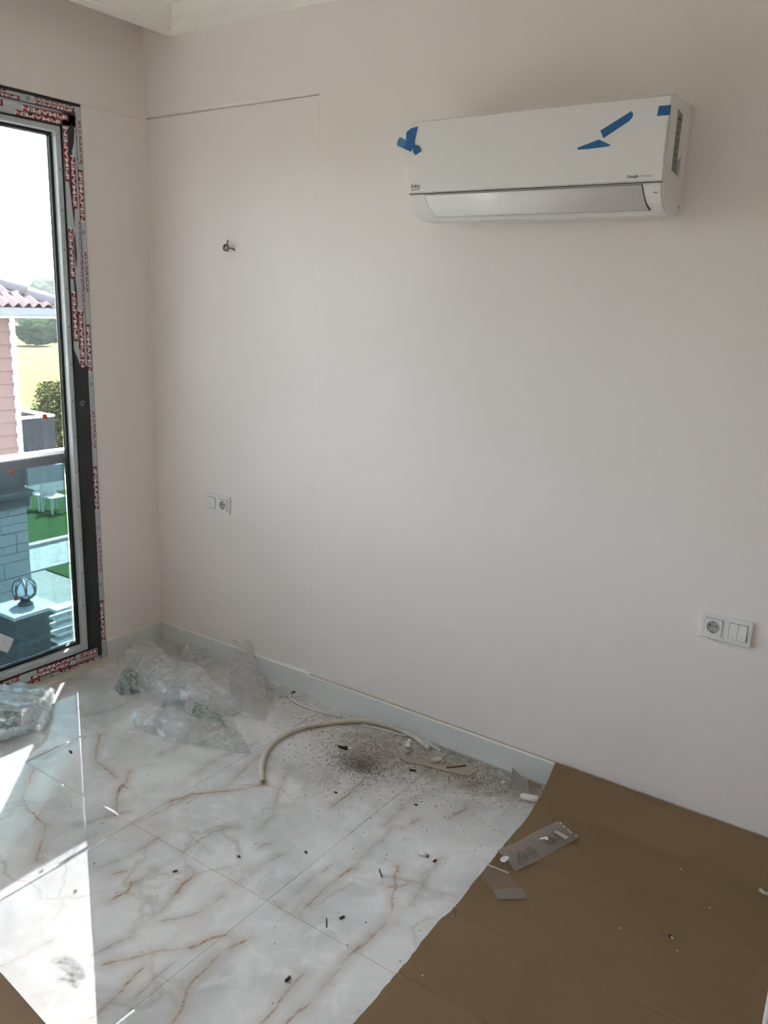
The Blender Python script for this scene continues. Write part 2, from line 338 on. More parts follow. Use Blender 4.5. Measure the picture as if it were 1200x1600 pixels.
def marble_mat():
    m = bpy.data.materials.new('polished_marble_tile'); m.use_nodes = True; n = m.node_tree.nodes; l = m.node_tree.links
    b = n['Principled BSDF']; N = n.new
    geo = N('ShaderNodeNewGeometry')
    def noise(scale, det=5, dist=0, rough=.55):
        t = N('ShaderNodeTexNoise'); t.inputs['Scale'].default_value = scale; t.inputs['Detail'].default_value = det; t.inputs['Distortion'].default_value = dist; t.inputs['Roughness'].default_value = rough
        l.new(geo.outputs['Position'], t.inputs['Vector']); return t
    def attr(a):
        t = N('ShaderNodeAttribute'); t.attribute_name = a; return t
    def rmp(src, a, b_, c, d):
        t = N('ShaderNodeMapRange'); t.interpolation_type = 'SMOOTHSTEP'
        for i, v in enumerate((a, b_, c, d)): t.inputs[i + 1].default_value = v
        l.new(src, t.inputs[0]); return t.outputs[0]
    def mth(op, a, b_):
        t = N('ShaderNodeMath'); t.operation = op; t.use_clamp = False
        for i, x in enumerate((a, b_)):
            if isinstance(x, (int, float)): t.inputs[i].default_value = x
            else: l.new(x, t.inputs[i])
        return t.outputs[0]
    def mix(f, a, b_):
        t = N('ShaderNodeMix'); t.data_type = 'RGBA'
        for i, x in ((0, f), (6, a), (7, b_)):
            if isinstance(x, (int, float, tuple)): t.inputs[i].default_value = x
            else: l.new(x, t.inputs[i])
        return t.outputs[2]
    c = mix(rmp(noise(2.6, 6, 1.0).outputs[0], .35, .68, 0, 1), (.52, .525, .515, 1), (.71, .705, .69, 1))
    c = mix(rmp(noise(7, 6, 2.0).outputs[0], .5, .72, 0, .5), c, (.79, .785, .77, 1))
    c = mix(rmp(noise(3.4, 5, .5).outputs[0], .55, .75, 0, .45), c, (.53, .475, .43, 1))
    # soft secondary veining of the stone
    v2 = N('ShaderNodeTexVoronoi'); v2.feature = 'DISTANCE_TO_EDGE'; v2.inputs['Scale'].default_value = 3.1
    mp = N('ShaderNodeVectorMath'); mp.operation = 'ADD'; nn = noise(4, 4); sc_ = N('ShaderNodeVectorMath'); sc_.operation = 'SCALE'; sc_.inputs[3].default_value = .28
    l.new(nn.outputs[1], sc_.inputs[0]); l.new(geo.outputs['Position'], mp.inputs[0]); l.new(sc_.outputs[0], mp.inputs[1]); l.new(mp.outputs[0], v2.inputs['Vector'])
    f2 = mth('MULTIPLY', rmp(v2.outputs['Distance'], 0, .035, 1, 0), rmp(noise(1.9, 3).outputs[0], .45, .65, 0, .5))
    c = mix(f2, c, (.36, .32, .28, 1))
    wob = mth('MULTIPLY', mth('SUBTRACT', noise(60, 3).outputs[0], .5), .006)
    brk = noise(9, 3).outputs[0]
    g = mth('ADD', attr('vein_grey').outputs['Fac'], wob)
    c = mix(mth('MULTIPLY', rmp(g, 0, .035, .34, 0), rmp(brk, .3, .6, .4, 1)), c, (.33, .29, .25, 1))
    c = mix(mth('MULTIPLY', rmp(g, 0, .006, .6, 0), rmp(brk, .35, .6, .2, 1)), c, (.27, .235, .21, 1))
    v = mth('ADD', attr('vein_brown').outputs['Fac'], wob)
    c = mix(mth('MULTIPLY', rmp(v, 0, .040, .42, 0), rmp(brk, .3, .6, .5, 1)), c, (.44, .33, .23, 1))
    c = mix(mth('MULTIPLY', rmp(v, 0, .0068, .85, 0), rmp(brk, .32, .62, .25, 1)), c, (.27, .125, .045, 1))
    d = mth('MULTIPLY', attr('dust').outputs['Fac'], rmp(noise(24, 6, .5).outputs[0], .3, .65, .5, 1))
    c = mix(d, c, (.34, .29, .235, 1))
    s = mth('MULTIPLY', attr('smudge').outputs['Fac'], rmp(noise(38, 4, 3).outputs[0], .40, .54, .45, 1))
    c = mix(s, c, (.34, .30, .24, 1))
    l.new(c, b.inputs['Base Color'])
    r = mth('ADD', rmp(noise(5, 6).outputs[0], .3, .7, .008, .028), mth('MULTIPLY', mth('ADD', d, s), .55))
    l.new(r, b.inputs['Roughness'])
    b.inputs['IOR'].default_value = 1.78
    return m
M['marble'] = marble_mat()
floor = bx('floor', (-.02, LY, -.1), (RX, 0, -.003), M['grout']); floor['kind'] = 'structure'
def tile(x0, x1, y0, y1, fine):
    g = .0007; x0 += g; x1 -= g; y0 += g; y1 -= g
    nx, ny = (max(2, int((x1 - x0) / .008)), max(2, int((y1 - y0) / .008))) if fine else (2, 2)
    X, Y = np.meshgrid(np.linspace(x0, x1, nx), np.linspace(y0, y1, ny)); P = np.stack([X.ravel(), Y.ravel()], 1)
    e = .0012
    top = [(x, y, (-.0008 if (x in (x0, x1) or y in (y0, y1)) else 0.0)) for x, y in P]
    fs = [(j*nx+i, j*nx+i+1, (j+1)*nx+i+1, (j+1)*nx+i) for j in range(ny-1) for i in range(nx-1)]
    k = len(top); ring = [0, nx-1, nx*ny-1, nx*(ny-1)]
    top += [(top[i][0], top[i][1], -.003) for i in ring]
    edge = [list(range(nx)), [j*nx+nx-1 for j in range(ny)], list(range(nx*ny-1, nx*(ny-1)-1, -1)), [j*nx for j in range(ny-1, -1, -1)]]
    for q in range(4): fs.append(tuple(edge[q]) + (k + (q + 1) % 4, k + q))
    o0 = Vector(floor['_o'])
    me = bpy.data.meshes.new('floor_tile'); me.from_pydata([(a - o0.x, b - o0.y, c - o0.z) for a, b, c in top], [], fs)
    me.materials.append(M['marble'])
    P2 = np.array(top)[:, :2]
    for nm, arr in (('vein_brown', field(P2, SB)), ('vein_grey', field(P2, SG)), ('dust', blob(P2, DUST)), ('smudge', np.maximum(blob(P2, SMUDGE), np.clip(1 - field(P2, ARCS, .03) / .011, 0, 1)))):
        at_ = me.attributes.new(nm, 'FLOAT', 'POINT'); at_.data.foreach_set('value', arr.astype(np.float32))
    o = bpy.data.objects.new('floor_tile', me); C.objects.link(o); o.parent = floor
xs = [-.02, .524, 1.124, 1.726, 2.328, 2.93, 3.53, 4.13, RX]; ys = [0, -1.09, -2.29, -3.49, LY]
for i in range(8):
    for j in range(4):
        tile(xs[i], xs[i+1], ys[j+1], ys[j], fine=(i < 4 and j < 2))

# ------------------------------------------------------------------ window
win = empty('window_1', (0, WY0, 0), kind='structure')
# outer frame ring, sash ring, glazing bead ring (all on the right jamb, head and foot)
def ring(name, o, i, x0, x1, mt, bev=.0015):
    """rectangular ring between outer rect o=(y_right, y_left, z0, z1) and inner rect i, from depth x0 to x1"""
    m = MB(); (a0, a1, b0, b1), (c0, c1, d0, d1) = o, i
    O = [(a0, b0), (a1, b0), (a1, b1), (a0, b1)]; I = [(c0, d0), (c1, d0), (c1, d1), (c0, d1)]
    vs = [(x1, y, z) for y, z in O] + [(x1, y, z) for y, z in I] + [(x0, y, z) for y, z in O] + [(x0, y, z) for y, z in I]
    fs = []
    for k in range(4):
        n = (k + 1) % 4
        fs += [(k, 4 + k, 4 + n, n), (8 + k, 8 + n, 12 + n, 12 + k), (k, n, 8 + n, 8 + k), (4 + k, 12 + k, 12 + n, 4 + n)]
    m.add(vs, fs); ob = m.obj(name, mt, win); bevel(ob, bev); return ob
YL = -1.39                                                    # meeting stile of the two leaves
frame = ring('window_frame', (WY0, WY1, 0, WZ1), (-.372, WY1 + .037, .040, 2.383), -.07, .004, M['anthracite'])
bx('centre_post', (-.07, YL - .03, .03), (.004, YL + .03, 2.39), M['anthracite'], win)
def leaf(yr, yl):
    s = ring('sash', (yr, yl, .036, 2.376), (yr - .068, yl + .068, .083, 2.326), -.06, .012, M['anthracite'])
    b = ring('glazing_bead', (yr - .0685, yl + .0685, .0835, 2.3255), (yr - .092, yl + .092, .112, 2.302), -.03, .006, M['film'], .004)
    g = ring('gasket', (yr - .088, yl + .088, .108, 2.306), (yr - .104, yl + .104, .124, 2.290), -.036, -.022, M['gasket'])
    sp = ring('spacer', (yr - .098, yl + .098, .118, 2.296), (yr - .107, yl + .107, .127, 2.287), -.0385, -.0365, M['silver'], .0002)
    p = bx('glass_pane', (-.042, yl + .09, .11), (-.0385, yr - .09, 2.304), M['pane'], win)
    return s, b
S1, B1 = leaf(-.366, YL + .006)
S2, B2 = leaf(YL - .006, WY1 + .034)
XF, XS = .0048, .0128        # film planes on frame and sash
def strip(name, y0, y1, z0, z1, x, mt, parent, th=.0006):
    return bx(name, (x - .0006, y0, z0), (x - .0006 + th, y1, z1), mt, win, parent)
strip('protective_film', WY0 - .003, -.366, .0, 2.413, XF, M['film'], frame)
strip('protective_film', -.372, WY1, 2.386, 2.412, XF, M['film'], frame)
strip('protective_film', -.372, WY1, .006, .034, XF, M['film'], frame)
def ragged(y0, y1, z0, z1, x, parent, side):
    """film piece with a torn edge on one side"""
    n = 26; pts = []
    if side == 'bottom': pts = [(y1, z1), (y0, z1)] + [(y0 + (y1 - y0) * k / n, z0 + abs(math.sin(k * 1.3)) * .010 + (.06 * (1 - min(1, k / 9)) if k < 9 else 0) * 0 + max(0, (k - 14) / 12) * .07) for k in range(n + 1)]
    m = MB(); k = len(pts)
    m.prism(pts, lambda p: (x - .0006, p[0], p[1]), lambda p: (x, p[0], p[1]))
    return m.obj('protective_film', M['film'], win, parent)
ragged(-.370, -.431, 1.375, 2.374, XS, S1, 'bottom')
strip('protective_film', -.370, YL, 2.330, 2.374, XS, M['film'], S1)
strip('protective_film', -.392, YL, .040, .080, XS, M['film'], S1)
# dark tears in the sash film
def tear(pts, x=XS + .0005):
    m = MB(); m.prism(pts, lambda p: (x - .0005, p[0], p[1]), lambda p: (x, p[0], p[1])); m.obj('torn_patch', M['anthracite'], win, S1)
tear([(-.376,2.32),(-.386,2.345),(-.40,2.33),(-.412,2.30),(-.420,2.22),(-.413,2.12),(-.405,2.03),(-.398,1.94),(-.392,2.05),(-.396,2.16),(-.392,2.24),(-.382,2.27)])
tear([(-.404,1.90),(-.398,1.93),(-.394,1.84),(-.398,1.78),(-.404,1.83)])
tear([(-.418,1.77),(-.412,1.78),(-.404,1.70),(-.402,1.62),(-.412,1.66)])
tear([(-.410,1.60),(-.402,1.61),(-.392,1.52),(-.398,1.44),(-.408,1.46),(-.402,1.52)])
tear([(-.45,2.352),(-.47,2.358),(-.52,2.352),(-.50,2.345),(-.46,2.343)])
def band(c, right, up, length, h, x, parent, white=False, mark=True, s='PiMAPEN'):
    """red label band with white lettering and a three-bar mark, lying on the film"""
    c = Vector(c); r = Vector(right); u = Vector(up); m = MB()
    a = r * length / 2; b = u * h / 2; nx = Vector((.0006, 0, 0))
    q = [c - a - b, c + a - b, c + a + b, c - a + b]
    if r.cross(u).x < 0: q = [q[1], q[0], q[3], q[2]]
    m.add([p for p in q] + [p + nx for p in q], [(4,5,6,7),(0,1,5,4),(1,2,6,5),(2,3,7,6),(3,0,4,7)])
    o = m.obj('red_label_band', M['film_red'], win, parent)
    off = Vector((.0009, 0, 0))
    size = h * .66; tl = length * (.80 if mark else .92)
    tc = c + off + r * (length * .065 if mark else 0)
    wtxt = {'PiMAPEN': 4.75, 'PiM': 2.1, 'N': .85, 'PEN': 2.2, 'MAPEN': 3.7}[s]
    text('lettering', s, tc, right, up, size, M['film_white'], win, parent, bold=.03, sx=tl / (wtxt * size))
    if mark:
        k = c + off - r * length * .43
        for j in (-1, 0, 1):
            p = k + u * j * h * .2; L = length * .03; t_ = h * .065
            m2 = MB(); m2.add([p - r*L - u*t_, p + r*L - u*t_ + r*L*.3, p + r*L + u*t_ + r*L*.6, p - r*L + u*t_ + r*L*.3], [(0,1,2,3) if r.cross(u).x > 0 else (3,2,1,0)])
            m2.obj('label_mark', M['film_white'], win, parent)
    return o
DN, UP, LF, RT = (0,0,-1), (0,0,1), (0,-1,0), (0,1,0)
def disc(c, r0, r1, parent, mt=M['film_green']):
    m = MB(); n = 14; c = Vector(c)
    vs = [c + Vector((0, math.cos(6.2832*k/n)*r, math.sin(6.2832*k/n)*r)) for r in (r0, r1) for k in range(n)]
    m.add(vs, [(k, (k+1)%n, n+(k+1)%n, n+k) for k in range(n)]); m.obj('green_ring_print', mt, win, parent)
# on the outer frame, reading downwards
for zc in (2.075, 1.455, .835, .20):
    band((XF, -.3535, zc), DN, RT, .20, .0245, XF, frame)
for zc in (2.30, 1.79, 1.12, .54):
    band((XF, -.3635, zc), DN, RT, .19, .007, XF, frame, mark=False)
    band((XF, -.3445, zc - .02), DN, RT, .17, .009, XF, frame, mark=False)
for zc in (1.93, 1.30, .65, .38, 2.20): disc((XF + .0006, -.350, zc), .0035, .0065, frame)
# head and foot of the outer frame (upside down)
for yc in (-.425, -.66, -.95, -1.25): band((XF, yc - .03, 2.3935), LF if False else LF, DN, .17, .014, XF, frame)
for yc in (-.46, -.74, -1.05): band((XF, yc, 2.408), LF, DN, .17, .007, XF, frame, mark=False)
for yc in (-.50, -.78, -1.10): band((XF, yc, .020), LF, DN, .185, .024, XF, frame)
for yc in (-.63, -.90): disc((XF + .0006, yc, .020), .004, .008, frame)
for yc in (-.57, -.88): disc((XF + .0006, yc, 2.40), .0035, .007, frame)
# on the sash: right stile (reading upwards)
for zc, y in ((2.22,-.4185),(2.12,-.3905),(1.84,-.4185),(1.585,-.4185),(1.51,-.3905)):
    band((XS, y, zc), UP, LF, .20, .0235, XS, S1)
for zc in (1.90, 1.82, 1.67): band((XS, -.3755, zc), UP, LF, .15, .006, XS, S1, mark=False)
band((XS, -.392, 1.392), UP, LF, .032, .022, XS, S1, mark=False, s='N')
disc((XS + .0006, -.41, 1.72), .003, .006, S1); disc((XS + .0006, -.405, 1.222), .009, .0105, S1, M['silver'])
# sash head (upside down, two rows) and foot (two rows)
for yc in (-.50, -.78, -1.08): band((XS, yc, 2.361), LF, DN, .20, .022, XS, S1)
for yc in (-.53, -.81, -1.12): band((XS, yc, 2.339), LF, DN, .20, .019, XS, S1)
for yc in (-.605, -.885, -1.15): band((XS, yc, .071), RT, UP, .20, .0185, XS, S1)
for yc in (-.635, -.92, -1.19): band((XS, yc, .050), RT, UP, .20, .0185, XS, S1)
band((XS, -.44, .066), RT, UP, .09, .021, XS, S1, s='PiM'); band((XS, -.455, .047), RT, UP, .12, .006, XS, S1, mark=False)
disc((XS + .0006, -.505, .066), .004, .008, S1); disc((XS + .0006, -.57, 2.352), .004, .013, S1)
# little date marks on the bead film
for k in range(13):
    z = .3 + k * .155
    m = MB(); m.box((.0058, -.449, z), (.0066, -.443, z + .004)); m.box((.0058, -.449, z + .007), (.0066, -.442, z + .0085)); m.obj('printed_mark', M['ink'], win, B1)
# marble threshold
bx('threshold', (-.07, WY1, -.012), (.047, WY0 + .004, .016), M['sill'], win, bev=.002)
# label and orange stickers on the glass
sp = [at(-12, 985, 'x', -.037), at(22, 998, 'x', -.037), at(12, 1020, 'x', -.037), at(-12, 1012, 'x', -.037)]
m = MB(); m.add([p for p in sp] + [p + Vector((-.001, 0, 0)) for p in sp], [(0,1,2,3),(7,6,5,4),(0,4,5,1),(1,5,6,2),(2,6,7,3),(3,7,4,0)]); m.obj('paper_label', mat('paper_label', (.72, .76, .80, 1), .7, var=.05, vscale=60), win)
for (u, v) in ((6, 1001), (9, 1004)):
    c = at(u, v, 'x', -.0362); bx('printed_mark', (c.x - .0003, c.y - .006, c.z), (c.x, c.y + .006, c.z + .002), mat('blue_ink', (.1, .25, .6, 1), .6), win)
org = mat('orange_sticker', (.55, .10, .035, 1), .6)
for u, v, s in ((70, 651, .011), (18, 738, .009), (25, 935, .009)):
    c = at(u, v, 'x', -.0385); o = bx('orange_sticker', (c.x + .0001, c.y - s, c.z - s), (c.x + .0012, c.y + s, c.z + s * .9), org, win); 
# balcony rail with tinted glass, in the reveal outside
rl = empty('balcony_railing', (-.144, WY0, 0), 'dark steel railing with white top strip and teal tinted glass right outside the window', 'railing')
dk = mat('dark_grey_metal', (.04, .043, .05, 1), .4); wt = mat('white_lacquer', (.85, .85, .85, 1), .3)
bx('handrail', (-.168, WY1, .944), (-.120, WY0 - .045, .984), dk, rl, bev=.002)
bx('top_strip', (-.166, WY1, .9845), (-.122, WY0 - .045, 1.004), wt, rl, bev=.003)
bx('glass_panel', (-.149, WY1, .03), (-.139, WY0 - .074, .9435), M['rail_glass'], rl)
bx('mounting_bracket', (-.158, WY0 - .046, .900), (-.130, WY0, .975), wt, rl, bev=.003)
for k in range(6):
    bx('bracket_rib', (-.1295, WY0 - .038, .905 + k * .011), (-.126, WY0 - .006, .911 + k * .011), wt, rl)
bx('bottom_channel', (-.158, WY1, -.012), (-.130, WY0, .034), dk, rl)

# ------------------------------------------------------------------ outside: ground, field, hills
GZ = -3.6
M['field'] = mat('dry_grass_field', (.046, .048, .021, 1), .95, var=.6, vscale=.5, spec=0)
M['lawn'] = mat('mown_lawn', (.026, .055, .022, 1), .9, var=.3, vscale=3, spec=0)
M['paving'] = mat('pale_paving', (.21, .205, .195, 1), .85, var=.12, vscale=2, spec=0)
M['gravel'] = mat('speckled_gravel', (.24, .24, .24, 1), .9, var=.7, vscale=9, spec=0)
M['kerb'] = mat('pale_kerb_stone', (.32, .32, .32, 1), .8)
M['leaf'] = mat('foliage', (.011, .021, .010, 1), .9, var=.5, vscale=.6, spec=0)
M['leaf2'] = mat('yellow_green_foliage', (.038, .041, .017, 1), .9, var=.4, vscale=5, spec=0)
M['hill'] = mat('wooded_hillside', (.016, .024, .020, 1), .95, var=.4, vscale=.02, spec=0)
def st(o): o['kind'] = 'structure'; return o
st(bx('ground', (-700, -300, GZ - 1), (-.25, 900, GZ), M['field'], loc=(-20, 5, GZ)))
st(bx('paving', (-12.36, -20, GZ), (-.25, 30, GZ + .02), M['paving'], loc=(-5, 5, GZ)))
st(bx('kerb', (-12.52, -20, GZ), (-12.36, 30, GZ + .12), M['kerb'], loc=(-12.4, 5, GZ)))
st(bx('gravel_bed', (-12.36, -20, GZ + .02), (-11.0, 30, GZ + .05), M['gravel'], loc=(-11.6, 5, GZ)))
def lawn(name, x0, x1, y0, y1, label):
    o = bx(name, (x0, y0, GZ), (x1, y1, GZ + .05), M['lawn'], loc=((x0+x1)/2, (y0+y1)/2, GZ)); st(o)
lawn('lawn', -16.6, -12.52, -4, 24, '')
lawn('lawn', -10.95, -6.2, 6.36, 24, '')
# dark hedge line / road behind the lawn
st(bx('road', (-19.2, -10, GZ), (-16.6, 40, GZ + .03), mat('dark_asphalt', (.05, .05, .055, 1), .9), loc=(-18, 10, GZ)))
def hill_mesh():
    nx, ny = 60, 90; vs = []; fs = []
    for j in range(ny):
        for i in range(nx):
            x = -230 - i * 11; y = -250 + j * 15
            d = (-230 - x) / 650
            h = 16 * min(1, d * 3) * (.75 + .25 * math.sin(y * .011 + 1) + .12 * math.sin(y * .031) + .1 * math.sin(x * .02 + y * .017)) + rng.normal(0, .7)
            vs.append((x, y, GZ - 3 + h * (1 if i else 0)))
    fs = [(j*nx+i, (j+1)*nx+i, (j+1)*nx+i+1, j*nx+i+1) for j in range(ny-1) for i in range(nx-1)]
    return MB().add(vs, fs, 0, True)
st(hill_mesh().obj('hills', M['hill'], loc=(-400, 200, GZ)))
def crown(r, seed, n=3):
    bm = bmesh.new(); bmesh.ops.create_icosphere(bm, subdivisions=n, radius=1)
    rr = random.Random(seed); ph = [rr.uniform(0, 6) for _ in range(6)]
    for v in bm.verts:
        c = v.co; k = 1 + .16 * math.sin(c.x*5+ph[0]) * math.sin(c.y*6+ph[1]) + .12 * math.sin(c.z*9+ph[2]) * math.sin(c.x*8+ph[3]) + rr.uniform(-.09, .09)
        v.co = Vector((c.x * k, c.y * k, c.z * k * .8))
    vs = [tuple(v.co) for v in bm.verts]; fs = [tuple(x.index for x in f.verts) for f in bm.faces]; bm.free(); return vs, fs
tree_me = []
for q in (1, 2, 3):
    vs, fs = crown(1, q, 4)
    me = bpy.data.meshes.new('crown'); me.from_pydata(vs, [], fs); me.materials.append(M['leaf']); tree_me.append((me, vs, fs))
trunk_me = bpy.data.meshes.new('trunk'); tb = MB().lathe([(.12, 0), (.08, 1)], 0, 0, 8); trunk_me.from_pydata(tb.v, [], tb.f); trunk_me.materials.append(mat('bark', (.08, .06, .04, 1), .9))
for k, (u, h, lab) in enumerate(((55, 3.0, 'round hazy tree just right of the neighbour house corner, beyond the field'), (74, 2.5, 'low hazy tree in the middle of the gap between house and window jamb'), (92, 3.6, 'taller hazy tree nearest the window jamb, beyond the field'))):
    a = at(u, 540, 'x', -74 - 6 * ((k * 2) % 3)); root = empty('tree', (a.x, a.y, GZ), lab, 'tree', 'trees beyond the field')
    c = bpy.data.objects.new('crown', tree_me[k][0]); C.objects.link(c); c.parent = root; c.scale = (h * .6, h * .6, h * .52); c.location = (0, 0, h * .47)
    tr = bpy.data.objects.new('trunk', trunk_me); C.objects.link(tr); tr.parent = root; tr.scale = (1, 1, h * .4)
m = MB()
for row, (dist, h0, n) in enumerate(((95, 3.2, 26), (135, 5.0, 26), (190, 7.5, 26))):
    for i in range(n):
        y = -40 + dist * .1 + i * dist * .075 + random.uniform(-2, 2); x = -dist + random.uniform(-5, 5); h = h0 * random.uniform(.7, 1.15)
        _, vs, fs = tree_me[i % 3]; m.add([(x + v[0]*h*.8, y + v[1]*h*.8, GZ + h*.45 + v[2]*h*.65) for v in vs], fs)
wd = m.obj('woodland', M['leaf'], loc=(-140, 30, GZ)); tag(wd, 'hazy blue-green woodland below the hills, far beyond the field', 'woods', kind='stuff')
# summer haze hanging over the valley
hm = bpy.data.materials.new('valley_haze'); hm.use_nodes = True; hn = hm.node_tree; hn.nodes.remove(hn.nodes['Principled BSDF'])
vsn = hn.nodes.new('ShaderNodeVolumeScatter'); vsn.inputs['Color'].default_value = (.86, .93, 1, 1); vsn.inputs['Density'].default_value = .0003; vsn.inputs['Anisotropy'].default_value = .2
hn.links.new(vsn.outputs[0], hn.nodes['Material Output'].inputs['Volume'])
st(bx('haze', (-690, -290, GZ + .02), (-40, 890, 45), hm, loc=(-300, 200, GZ)))
# leafy shrub behind the neighbour's balcony
def shrub(c, r, h, n, seed):
    rr = random.Random(seed); root = empty('shrub', c, 'tall yellow-green leafy shrub growing beside the dark granite balcony', 'shrub')
    m = MB()
    for _ in range(n):
        th = rr.uniform(0, 6.28); u = rr.random() ** .5; z = rr.random(); q = r * u * (1 - .5 * z)
        p = Vector((c[0] + math.cos(th) * q, c[1] + math.sin(th) * q, c[2] + .3 + z * (h - .3)))
        s = rr.uniform(.05, .09); a = Vector((rr.uniform(-1,1), rr.uniform(-1,1), rr.uniform(-.6,.6))).normalized(); b = a.cross(Vector((rr.uniform(-1,1), rr.uniform(-1,1), 1))).normalized()
        m.add([p - a*s, p + b*s*.45, p + a*s, p - b*s*.45], [(0,1,2,3)])
    o = m.obj('foliage', M['leaf2'], root); o['kind'] = 'stuff'
    for _ in range(7):
        th = rr.uniform(0, 6.28); MB().tube([Vector(c), Vector((c[0] + math.cos(th)*r*.3, c[1] + math.sin(th)*r*.3, c[2] + h*.5)), Vector((c[0] + math.cos(th)*r*.5, c[1] + math.sin(th)*r*.5, c[2] + h*.85))], [.03, .02, .01], 5).obj('stem', bpy.data.materials['bark'], root)
p = at(98, 680, 'x', -20.5); shrub((p.x, p.y, GZ), 1.3, 2.5, 6500, 4)

# ------------------------------------------------------------------ neighbouring house
FX = -8.0; HY = 4.20; H0 = 1.0
M['siding'] = mat('terracotta_pink_board', (.088, .052, .044, 1), .8, var=.12, vscale=5)
M['trimw'] = mat('white_painted_trim', (.50, .51, .50, 1), .5)
M['granite'] = mat('dark_speckled_granite', (.016, .018, .021, 1), .7, var=.9, vscale=9, spec=.04)
M['slate'] = mat('dark_grey_stone', (.05, .058, .066, 1), .5, var=.2, vscale=4)
M['ashlar'] = mat('grey_ashlar_stone', (.30, .32, .33, 1), .85, var=.15, vscale=5, bump=.3, bscale=8)
M['tile_r'] = mat('brown_roof_tile', (.15, .10, .095, 1), .35, var=.2, vscale=4)
M['ridge'] = mat('plum_grey_ridge_tile', (.055, .045, .052, 1), .5)
M['gutter'] = mat('grey_gutter', (.085, .095, .11, 1), .4)
house = empty('house', (FX, 2.0, GZ), 'neighbouring house with pink boarded wall, white corner trim, tiled roof and grey stone base', 'house')
ez = at(50, 481, 'x', -7.5).z; WT = at(10, 497, 'x', FX).z       # eave height, wall top
bx('core_wall', (FX - 6, H0 - 1, GZ), (FX - .03, HY - .03, WT + .1), mat('rendered_wall', (.55, .45, .4, 1), .9), house)
zb = at(22, 706, 'x', FX).z
z = WT; course = .182
while z > zb - .2:
    m = MB(); m.add([(FX - .03, H0, z - course), (FX - .03, HY - .02, z - course), (FX + .022, HY - .02, z - course), (FX + .022, H0, z - course), (FX - .03, H0, z - .004), (FX - .03, HY - .02, z - .004), (FX + .006, HY - .02, z - .004), (FX + .006, H0, z - .004)],
        [(0,1,2,3),(7,6,5,4),(3,2,6,7),(1,5,6,2),(0,3,7,4),(0,4,5,1)]); m.obj('siding_board', M['siding'], house); z -= course
z = WT; zc = []
bx('corner_trim', (FX - .08, HY - .035, zb - .2), (FX + .03, HY + .03, WT + .02), M['trimw'], house)
while z > zb:                                               # board ends notch into the trim
    bx('trim_notch', (FX - .02, HY - .052, z - course + .02), (FX + .0275, HY - .033, z - .06), M['trimw'], house); z -= course
# dark panel, projecting ledge, stone pillar
bx('dark_panel', (FX - .03, H0, at(10, 778, 'x', FX).z), (FX + .035, HY, zb - .1), M['slate'], house)
lz1 = at(30, 772, 'x', -7.75).z; lz0 = at(20, 798, 'x', -7.75).z; ly = at(51, 775, 'x', -7.75).y
m = MB().prism([(0, lz1), (.30, lz1), (.30, (lz0+lz1)/2 + .05), (.22, (lz0+lz1)/2), (.22, lz0), (0, lz0)], lambda p: (FX - .05 + p[0], H0, p[1]), lambda p: (FX - .05 + p[0], ly, p[1])); m.obj('ledge', M['slate'], house)
bx('ledge_cap', (FX - .05, H0, lz1), (FX + .26, ly + .03, lz1 + .025), M['gutter'], house)
sy = at(46, 850, 'x', FX + .06).y; z = lz0; r2 = random.Random(3)
bx('pillar_core', (FX - .5, H0, GZ), (FX + .02, sy - .03, lz0), M['grout'], house)
while z > GZ + .01:
    h = r2.choice((.13, .18, .24)); h = min(h, z - GZ)
    y = sy
    while y > H0 + .05:
        L = r2.choice((.2, .3, .42, .55)); y2 = max(H0, y - L)
        bx('stone', (FX - .02, y2 + .004, z - h + .004), (FX + .05 + r2.uniform(0, .02), y - .004, z - .004), M['ashlar'], house, bev=.004); y = y2
    z -= h
# eave: gutter, fascia, roof
gy = at(93, 484, 'x', -7.5).y; fy = at(89, 493, 'x', -7.62).y
m = MB().prism([(0, 0), (.05, -.03), (.10, 0), (.10, .085), (.0, .085)], lambda p: (-7.58 + p[0], H0 - 1, ez - .085 + p[1]), lambda p: (-7.58 + p[0], gy, ez - .085 + p[1])); m.obj('gutter', M['gutter'], house)
m = MB().prism([(0, 0), (.05, -.03), (.10, 0), (.10, .085), (.0, .085)], lambda p: (-7.5, gy - .0 - .10 + p[0], ez - .085 + p[1]), lambda p: (-14, gy - .10 + p[0], ez - .085 + p[1])); m.obj('gutter', M['gutter'], house)
zf = at(50, 497, 'x', -7.62).z
bx('fascia', (-7.66, H0 - 1, zf), (-7.60, fy, ez - .075), M['trimw'], house)
bx('soffit', (-14, H0 - 1, zf + .01), (-7.66, fy - .02, zf + .05), M['trimw'], house)
SL = .50                                                   # roof slope
cor = Vector((-7.5, gy - .04, ez + .0))
m = MB(); T = 4.5
m.add([(cor.x, H0 - 1, cor.z), tuple(cor), (cor.x - T, cor.y - T, cor.z + T * SL), (cor.x - T, H0 - 1, cor.z + T * SL), (cor.x - T - 3, cor.y, cor.z), (cor.x - T - 3, cor.y - T, cor.z + T*SL)], [(0,1,2,3),(1,4,5,2)])
m.add([(cor.x, H0 - 1, cor.z - .04), (cor.x, cor.y, cor.z - .04), (cor.x - T - 3, cor.y, cor.z - .04), (cor.x - T - 3, H0 - 1, cor.z - .04)], [(3,2,1,0)]); m.obj('roof_deck', M['ridge'], house)
